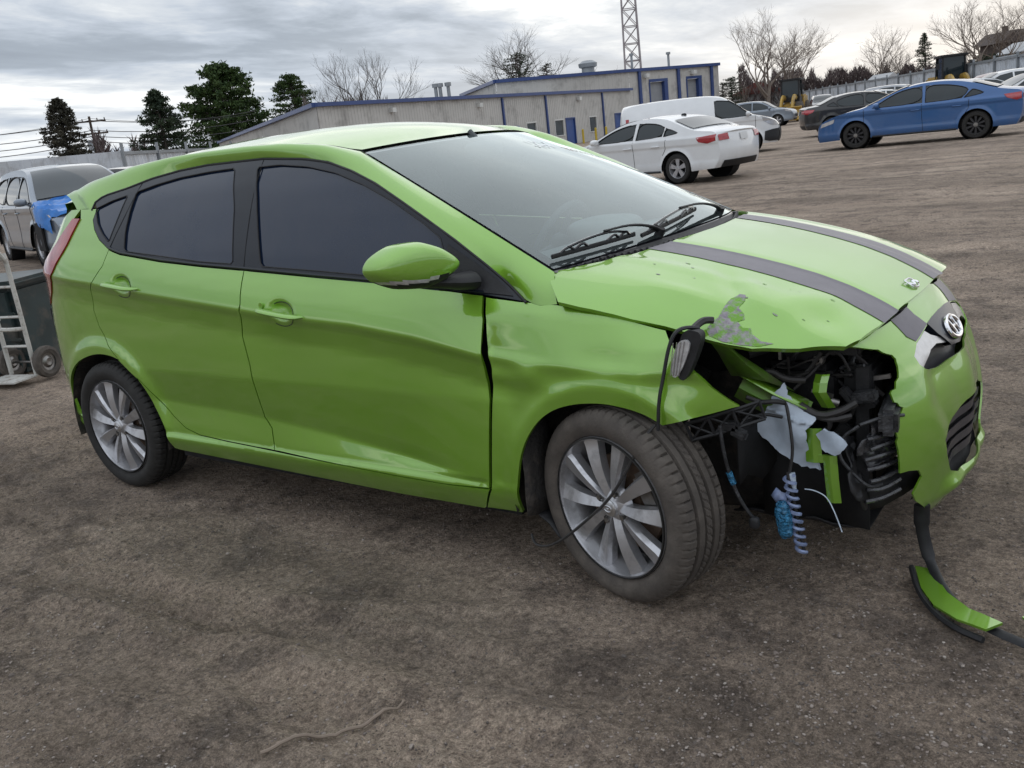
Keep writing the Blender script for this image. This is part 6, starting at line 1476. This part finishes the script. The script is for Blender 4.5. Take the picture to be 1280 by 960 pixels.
    for x, ys in ((1.15, (-.36, .36)), (.25, (-.36, .36))):
        for y in ys:
            b = MB(); b.add(*superell((x+.28, y, .50), (.27, .25, .08), 4)); b.build('seat_cushion', MT['cloth'], cab)
            b = MB(); b.add(*superell((x-.06, y, .82), (.08, .24, .32), 4, Matrix.Rotation(R(-16), 3, 'Y'))); b.build('seat_back', MT['cloth'], cab)
            b = MB(); b.add(*superell((x-.19, y, 1.18), (.05, .13, .08), 3.5, Matrix.Rotation(R(-12), 3, 'Y'))); b.build('headrest', MT['cloth'], cab)
    b = MB(); b.add(*superell((1.62, 0, 1.325), (.02, .12, .035), 3)); b.cyl((1.62, 0, 1.34), (1.56, 0, 1.40), .012, 8); b.build('rear_view_mirror', MT['cabin_dk'], cab)
    rows = [[tuple(v-np.array([0, 0, .03])) for v in ROOF(x, np.linspace(-.97, .97, 9))] for x in np.linspace(-.40, 1.40, 8)]
    loft('headliner', rows, MT['cabin'], cab)
    b = MB(); b.box((.95, 0, .40), (2.5, 1.4, .04)); b.build('cabin_floor', MT['cabin_dk'], cab)
    b = MB(); b.add(*superell((1.72, -.38, 1.03-.08), (.10, .05, .012), 2.5)); b.build('paper_tray', MT['cabin'], cab)

    # --- crushed front corner: what shows where lamp and bumper corner are gone
    bay = empty('engine_bay', parent=car)
    def I(name, b, m, **k): return b.build(name, MT[m], bay, **k)
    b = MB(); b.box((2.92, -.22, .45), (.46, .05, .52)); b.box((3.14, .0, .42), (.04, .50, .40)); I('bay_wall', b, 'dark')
    rows = [[(x, y, z+.008*math.sin(x*37+y*21)) for x in np.linspace(2.80, 3.20+.0*y, 9)] for y, z in ((-.50, .185), (-.47, .165), (-.40, .175), (-.2, .175), (.1, .18))]; loft('undertray', rows, MT['black'], bay, thick=.005)
    rows = [[(x, -.50+.015*math.sin(x*25), z) for x in np.linspace(2.90, 3.21, 9)] for z in (.42, .30, .185)]; loft('splash_shield', rows, MT['dark'], bay, thick=.004)
    rows = [[(x, -.44+.012*math.sin(x*31), z+.012*math.sin(x*23)) for x in np.linspace(2.64, 2.94, 9)] for z in (.60, .45, .30, .16)]; loft('splash_shield', rows, MT['liner'], bay, thick=.004)
    rows = [[(2.905+.05*v, -.70+.22*v, z+.02*math.sin(9*v)) for v in np.linspace(0, 1, 7)] for z in (.52, .46, .40, .35)]; loft('splash_shield', rows, MT['dark'], bay, thick=.004)
    # folded end of the inner wing (green)
    loft('inner_wing', [[(2.84, -.74, .800), (2.86, -.70, .74), (2.88, -.66, .66)], [(2.875, -.735, .79), (2.905, -.69, .735), (2.90, -.64, .655)], [(2.90, -.72, .765), (2.925, -.67, .70), (2.97, -.62, .635)], [(2.91, -.68, .73), (2.965, -.62, .665), (3.03, -.58, .60)]], MT['green_in'], bay, thick=.004)
    # chassis rail end sloping forward
    b = MB(); b.tube([(2.88, -.60, .615), (2.97, -.58, .565), (3.06, -.57, .53)], [.026, .030, .028], 4, flat=1.5); I('chassis_rail', b, 'green_in')
    loft('rail_flange', [[(2.89, -.635, .655), (2.98, -.62, .60), (3.07, -.61, .56)], [(2.885, -.60, .668), (2.975, -.58, .615), (3.065, -.57, .575)]], MT['green'], bay, thick=.004)
    # brackets, bright green
    def strap(name, pts, w, m='green', th=.004):
        rows = []
        for p in pts: rows.append([(p[0]-w/2, p[1], p[2]), (p[0], p[1]-.004, p[2]), (p[0]+w/2, p[1]+.004, p[2])])
        return loft(name, rows, MT[m], bay, smooth_=False, thick=th)
    strap('lamp_bracket', [(3.098, -.55, .645), (3.096, -.565, .625), (3.094, -.57, .60), (3.112, -.55, .552)], .036)
    strap('bumper_bracket', [(3.085, -.60, .505), (3.083, -.60, .46), (3.085, -.60, .405)], .042)
    strap('bumper_bracket', [(3.128, -.60, .43), (3.132, -.60, .36), (3.138, -.60, .292)], .036)
    b = MB(); b.box((3.105, -.598, .418), (.085, .008, .022)); I('bumper_bracket', b, 'green')
    b = MB()
    for px_, pz in ((3.165, .655), (3.06, .47)): b.cyl((px_, -.53, pz), (px_, -.535-.1, pz), .003, 8)
    # crash beam and radiator pack
    b = MB(); b.rbox((3.225, -.25, .515), (.05, .60, .075), .012, Matrix.Rotation(R(8), 3, 'Z')); I('crash_beam', b, 'bay_metal')
    b = MB(); b.box((3.17, -.05, .62), (.03, .80, .035)); b.box((3.18, -.45, .48), (.035, .03, .34)); b.box((3.16, -.30, .48), (.02, .02, .36), Matrix.Rotation(R(14), 3, 'X')); b.tube([(3.15, -.42, .66), (3.12, -.20, .55)], .012, 6); I('radiator_support', b, 'black')
    b = MB(); b.box((3.11, .05, .45), (.03, .70, .40)); I('radiator', b, 'bay_metal')
    for k in range(9):
        b = MB(); b.box((3.13, .05, .29+.042*k), (.012, .66, .008)); I('radiator_fin', b, 'steel')
    # crumpled duct behind the bumper corner
    rnd = random.Random(3); rows = []
    for i in range(15):
        t = i/14; rr = []
        for j in range(9):
            v = j/8; rr.append((3.205+.06*v+.015*math.sin(7*t+3*v)+rnd.uniform(-.006, .006), -.55+.12*v+.02*math.sin(9*t)+rnd.uniform(-.006, .006), .515-.135*t+.012*math.sin(19*t+2*v)))
        rows.append(rr)
    loft('torn_duct', rows, MT['duct'], bay, thick=.004, angle=25)
    rows = []
    for i in range(12):
        t = i/11; rows.append([(3.16+.05*t+rnd.uniform(-.006, .006), -.60+.08*v+.02*math.sin(8*t+v), .47-.20*t+.012*math.sin(15*t+5*v)) for v in np.linspace(0, 1, 6)])
    loft('torn_duct', rows, MT['black'], bay, thick=.003, angle=25)
    # corrugated rim of the duct
    MB().tube([(3.20, -.58, .515), (3.155, -.59, .48), (3.15, -.60, .43), (3.19, -.59, .375), (3.225, -.57, .335), (3.25, -.54, .34)], .005, 6).build('duct_rim', MT['bay_metal'], bay)
    MB().tube([(3.20, -.57, .515), (3.25, -.53, .53), (3.29, -.47, .52)], .005, 6).build('duct_rim', MT['bay_metal'], bay)
    for k in range(7):
        z = .47-.03*k; b = MB(); b.tube([(3.215+.008*math.sin(k*2), -.555+.01*math.sin(k*3), z), (3.245, -.52, z+.006*math.sin(k)), (3.275, -.45, z+.003)], .0065, 6); I('duct_rib', b, 'duct')
    # black splash guard hanging down to the ground line
    loft('torn_guard', [[(3.16, -.50, .30), (3.22, -.46, .31), (3.27, -.38, .32), (3.30, -.30, .31)], [(3.16, -.50, .25), (3.22, -.46, .26), (3.27, -.38, .275), (3.305, -.31, .285)], [(3.16, -.48, .215), (3.22, -.44, .225), (3.265, -.38, .245), (3.295, -.33, .26)]], MT['black'], bay, thick=.004)
    # upper clutter: headlamp carrier, pipes, bolts
    b = MB(); b.tube([(2.90, -.58, .70), (2.98, -.52, .72), (3.06, -.46, .69), (3.14, -.42, .70)], .012, 8); I('coolant_hose', b, 'black')
    b = MB(); b.tube([(2.93, -.62, .65), (2.97, -.60, .665), (3.01, -.60, .64), (3.06, -.58, .635)], .009, 8); I('coolant_hose', b, 'wire')
    b = MB(); b.lathe([(.006, .02), (.014, .02), (.017, .012), (.017, 0)], (3.075, -.50, .675), 'y', 20, -1); I('bolt_boss', b, 'steel')
    b = MB(); b.rbox((3.13, -.46, .70), (.10, .06, .03), .006); b.rbox((3.02, -.42, .69), (.12, .12, .06), .012); I('lamp_carrier', b, 'black')
    b = MB(); b.rbox((3.00, -.40, .58), (.20, .16, .14), .02); b.rbox((3.16, -.38, .58), (.08, .12, .12), .012); I('fuse_box', b, 'black')
    b = MB(); b.box((3.20, -.42, .605), (.09, .012, .012), Matrix.Rotation(R(-12), 3, 'Y')); I('fixing', b, 'steel')
    b = MB(); b.box((3.09, -.53, .585), (.06, .012, .010), Matrix.Rotation(R(14), 3, 'Y')); I('fixing', b, 'steel')
    b = MB(); b.cyl((3.105, -.53, .565), (3.13, -.52, .555), .011, 10); I('bolt_boss', b, 'steel')
    b = MB(); b.box((2.985, -.56, .70), (.008, .01, .03)); I('fixing', b, 'steel')
    # loose wiring
    wires = [([(3.02, -.56, .60), (3.08, -.52, .66), (3.10, -.50, .70), (3.13, -.49, .69), (3.15, -.48, .64)], .0045), ([(3.00, -.55, .62), (3.05, -.53, .64), (3.085, -.52, .70)], .006), ([(3.05, -.60, .57), (3.10, -.60, .54), (3.15, -.58, .55), (3.19, -.56, .575)], .010), ([(3.06, -.60, .555), (3.12, -.59, .525), (3.18, -.57, .54)], .008),
             ([(2.99, -.57, .60), (3.02, -.62, .57), (3.035, -.635, .50), (3.04, -.64, .44), (3.03, -.645, .385)], .0045), ([(3.16, -.46, .68), (3.19, -.43, .64), (3.19, -.41, .58), (3.22, -.40, .55)], .006), ([(2.92, -.66, .60), (2.96, -.64, .58), (2.99, -.63, .585), (3.02, -.60, .57)], .007)]
    for p, r in wires: I('wire', MB().tube(resample2(p, 20), r, 6), 'wire')
    rnd = random.Random(11)
    for k in range(26):
        a = Vector((rnd.uniform(2.93, 3.22), rnd.uniform(-.58, -.36), rnd.uniform(.52, .73))); pts = [a]
        for q in range(5): a = a+Vector((rnd.uniform(-.05, .06), rnd.uniform(-.03, .03), rnd.uniform(-.05, .04))); a.x = min(a.x, 3.16); a.y = max(a.y, -.55); a.z = min(a.z, .71); pts.append(a)
        I('wire', MB().tube(resample2(pts, 18), rnd.uniform(.003, .007), 5), 'wire' if k % 3 else 'bay_metal')
    for k in range(10):
        b = MB(); p = (rnd.uniform(2.95, 3.2), rnd.uniform(-.50, -.38), rnd.uniform(.34, .72)); b.rbox(p, (rnd.uniform(.03, .08), .04, rnd.uniform(.02, .06)), .006, Matrix.Rotation(rnd.uniform(-1, 1), 3, 'Y')); I('connector', b, 'bay_metal' if k % 2 else 'black')
    # cracked washer bottle, hanging in front of the rail
    def sheet(name, pts, y0, bulge, m, seedn, ridge=None, thick=.003, step=.009):
        lo = np.array(pts).mean(0)
        def F(a, b_):
            d = .012*np.sin((a-lo[0])*38)*np.cos((b_-lo[1])*31)+bulge*np.exp(-((a-lo[0])/.045)**2-((b_-lo[1])/.07)**2)
            if ridge is not None: d = d+.008*np.exp(-((b_-ridge-.25*(a-lo[0])*-1)/.004)**2)
            return np.stack([a, y0-d+0*a, b_], -1)
        rj = random.Random(seedn); pts2 = [(a+rj.uniform(-.0028, .0028), b_+rj.uniform(-.0028, .0028)) for a, b_ in dense(pts, .010)]
        return panel(name, pts2, F, MT[m], bay, step=step, fold=.008, sign=1)
    k = [(3.011, .630), (3.020, .600), (3.038, .573), (3.060, .566), (3.091, .550), (3.096, .535), (3.072, .505), (3.069, .46), (3.080, .425), (3.098, .384), (3.070, .383), (3.045, .386), (3.02, .408), (2.985, .432), (2.950, .458), (2.916, .489), (2.940, .525), (2.962, .560), (2.975, .590)]
    k = [(a+.003*0, z) for a, z in k]
    sheet('washer_bottle', k, -.665+.065, .03, 'bottle', 1, ridge=.535)
    k2 = [(3.093, .490), (3.118, .512), (3.170, .502), (3.186, .478), (3.172, .458), (3.150, .440), (3.112, .452), (3.108, .474)]
    sheet('washer_bottle', k2, -.62, .012, 'bottle', 2, thick=.003)
    MB().tube(resample2([(3.035, -.650, .385), (3.043, -.655, .35), (3.046, -.655, .335)], 6), [.012]*2+[.010]*2+[.007]*2, 8).build('bottle_neck', MT['bottle'], bay)
    # spiral sleeve with blue foil wrap
    pts = []
    for t in np.linspace(0, 1, 150):
        q = t*2*math.pi*10; pts.append((3.035+.030*t+.014*math.cos(q), -.665+.012*math.sin(q), .385-.225*t))
    MB().tube(pts, .0052, 5).build('spiral_sleeve', MT['spiral'], bay)
    MB().tube(resample2([(3.03, -.66, .39), (3.045, -.66, .31), (3.055, -.66, .24), (3.07, -.66, .16)], 10), .005, 6).build('wire', MT['wire'], bay)
    rnd = random.Random(8)
    vs, fs = superell((3.024, -.685, .258), (.021, .018, .056), 3, Matrix.Rotation(R(-6), 3, 'Y'), lambda p: (p.x*rnd.uniform(.82, 1.12), p.y*rnd.uniform(.82, 1.12), p.z*rnd.uniform(.94, 1.04)), 22, 20)
    MB().add(vs, fs).build('blue_foil_wrap', MT['bluefoil'], bay, True, 20)
    loft('sleeve_tail', [[(3.00, -.67, .345), (3.015, -.672, .335), (3.03, -.67, .33)], [(2.985, -.67, .32), (3.005, -.676, .312), (3.028, -.67, .305)], [(3.0, -.67, .30), (3.01, -.675, .295), (3.025, -.67, .285)]], MT['spiral'], bay, thick=.004)
    MB().tube(resample2([(3.075, -.655, .345), (3.10, -.66, .348), (3.135, -.66, .335), (3.155, -.665, .30), (3.17, -.67, .265), (3.178, -.67, .24)], 24), .0018, 5).build('thin_wire', MT['bottle'], bay)
    # sensor lead hanging beside the tyre
    MB().tube(resample2([(2.90, -.80, .56), (2.905, -.80, .49), (2.915, -.79, .42), (2.93, -.78, .36), (2.945, -.77, .32), (2.965, -.76, .285)], 24), .005, 6).build('sensor_lead', MT['bay_metal'], bay)
    MB().tube([(2.914, -.79, .425), (2.924, -.785, .39)], .0085, 8).build('lead_sleeve', MT['bluefoil'], bay)
    b = MB(); b.add(*superell((2.968, -.76, .272), (.014, .012, .018), 3)); b.build('lead_plug', MT['black'], bay)
    # honeycomb wing bracket under the wing tip
    b = MB()
    A = [Vector((2.80, -.80, .556)), Vector((2.86, -.785, .574)), Vector((2.92, -.76, .592)), Vector((2.98, -.72, .610))]; B = [p+Vector((.012, .01, -.050)) for p in A]
    for p, q in zip(A[:-1], A[1:]): b.tube([p, q], .005, 5)
    for p, q in zip(B[:-1], B[1:]): b.tube([p, q], .005, 5)
    for i in range(4): b.tube([A[i], B[i]], .0045, 5)
    for i in range(3): b.tube([A[i], B[i+1]], .0035, 5); b.tube([B[i], A[i+1]], .0035, 5)
    b.rbox((2.91, -.755, .545), (.05, .03, .03), .006); b.tube([(2.94, -.74, .56), (2.98, -.70, .57), (3.02, -.66, .55)], .005, 6); b.tube([(2.93, -.75, .585), (2.98, -.69, .60)], .006, 6)
    b.build('wing_bracket', MT['black'], bay)
    b = MB(); b.rbox((2.935, -.76, .53), (.05, .02, .03), .006, Matrix.Rotation(.4, 3, 'Y')); b.build('broken_clip', MT['bay_metal'], bay)
    # hanging side lamp with its rubber strip
    lamp = empty('hanging_marker_lamp', parent=car)
    def plate(name, pts, y0, th, m, par):
        b = MB(); b.prism(rounded(pts, 2), y0, y0-th); return b.build(name, MT[m], par, True, 35)
    plate('lamp_rim', [(2.816, .822), (2.855, .830), (2.878, .820), (2.870, .782), (2.826, .690), (2.806, .692), (2.800, .715)], -.805, .030, 'black', lamp)
    plate('lamp_lens', [(2.812, .800), (2.842, .806), (2.848, .785), (2.808, .700), (2.786, .700), (2.792, .745)], -.812, .030, 'lens', lamp)
    for k in range(4): MB().tube([(2.800+.011*k, -.8445, .795+.002*k), (2.786+.008*k, -.8445, .705)], .0013, 4).build('lens_rib', MT['satin'], lamp)
    MB().tube(resample2([(2.855, -.80, .828), (2.83, -.83, .836), (2.806, -.845, .825), (2.788, -.852, .78), (2.770, -.856, .70), (2.758, -.868, .64), (2.750, -.868, .555)], 30), .0085, 6, flat=.6).build('rubber_strip', MT['black'], lamp)
    MB().tube(resample2([(2.84, -.80, .825), (2.85, -.76, .84), (2.87, -.74, .835)], 8), .010, 6).build('lamp_cable', MT['wire'], lamp)
    # lead drooping over the front wheel
    MB().tube(resample2([(2.735, -.855, .565), (2.71, -.885, .53), (2.66, -.895, .44), (2.60, -.90, .345), (2.52, -.90, .27), (2.44, -.90, .20), (2.36, -.885, .145), (2.28, -.85, .12), (2.25, -.82, .14)], 50), .0045, 6).build('drooping_lead', MT['wire'], car)
    # torn liner behind the front wheel
    rnd = random.Random(2)
    rows = [[(2.25+.03*v+.01*rnd.random(), -.835+.11*v, z+.01*rnd.random()) for v in (0, .3, .6, 1)] for z in (.50, .42, .34, .26, .20)]
    loft('torn_liner', rows, MT['liner'], car, thick=.004)
    rows = [[(2.23+.13*u_+.015*rnd.random(), -.80+.14*v+.02*rnd.random(), .20-.10*u_*(1-.3*v)+.03*rnd.random()) for v in (0, .3, .6, 1)] for u_ in (0, .25, .5, .75, 1)]
    loft('torn_liner', rows, MT['black'], car, thick=.005, angle=20)
    # strip trailing from the bumper to the ground
    MB().tube(resample2([(3.315, -.36, .215), (3.312, -.35, .187), (3.312, -.35, .136), (3.328, -.352, .062), (3.351, -.387, .030), (3.401, -.494, .022), (3.469, -.590, .020), (3.544, -.650, .020), (3.63, -.685, .018), (3.74, -.73, .016)], 60), [.022]*6+[.018]*8+[.014]*46, 8, flat=.42).build('trailing_strip', MT['black'], car)
    f = empty('bumper_fragment', (3.4, -.5, 0), label='broken lime green strip of bumper lying on the dirt under the trailing black seal', cat='bumper piece')
    P = [(3.298, -.369), (3.353, -.381), (3.375, -.44), (3.413, -.513), (3.48, -.59), (3.566, -.640), (3.534, -.684), (3.461, -.650), (3.391, -.585), (3.341, -.495)]
    P = [(a-3.4, b_+.5) for a, b_ in P]
    panel('painted_skin', P, lambda a, b_: np.stack([a, b_, .030+.012*np.sin(a*9)+.25*(b_-.0+a*.9)*.12], -1), MT['green'], f, step=.02, fold=.007)
    MB().tube([(3.290-3.4, .125, .018), (3.335-3.4, 0, .012), (3.39-3.4, -.095, .012), (3.46-3.4, -.16, .010), (3.53-3.4, -.19, .010)], .009, 6).build('broken_edge', MT['black'], f)
    f2 = empty('bumper_fragment', (3.62, -.56, 0), label='small lime green bumper scrap with a bolt hole at the right edge of the picture', cat='bumper piece')
    panel('painted_skin', [(-.02, .0), (.02, .045), (.12, .02), (.14, -.05), (.05, -.06)], lambda a, b_: np.stack([a, b_, .025+.02*a], -1), MT['green'], f2, step=.02, fold=.006, holes=[[(.045+.012*math.cos(q), -.01+.012*math.sin(q)) for q in np.linspace(0, 2*math.pi, 10)[:-1]]])

_car = hero(); hero_details(_car)
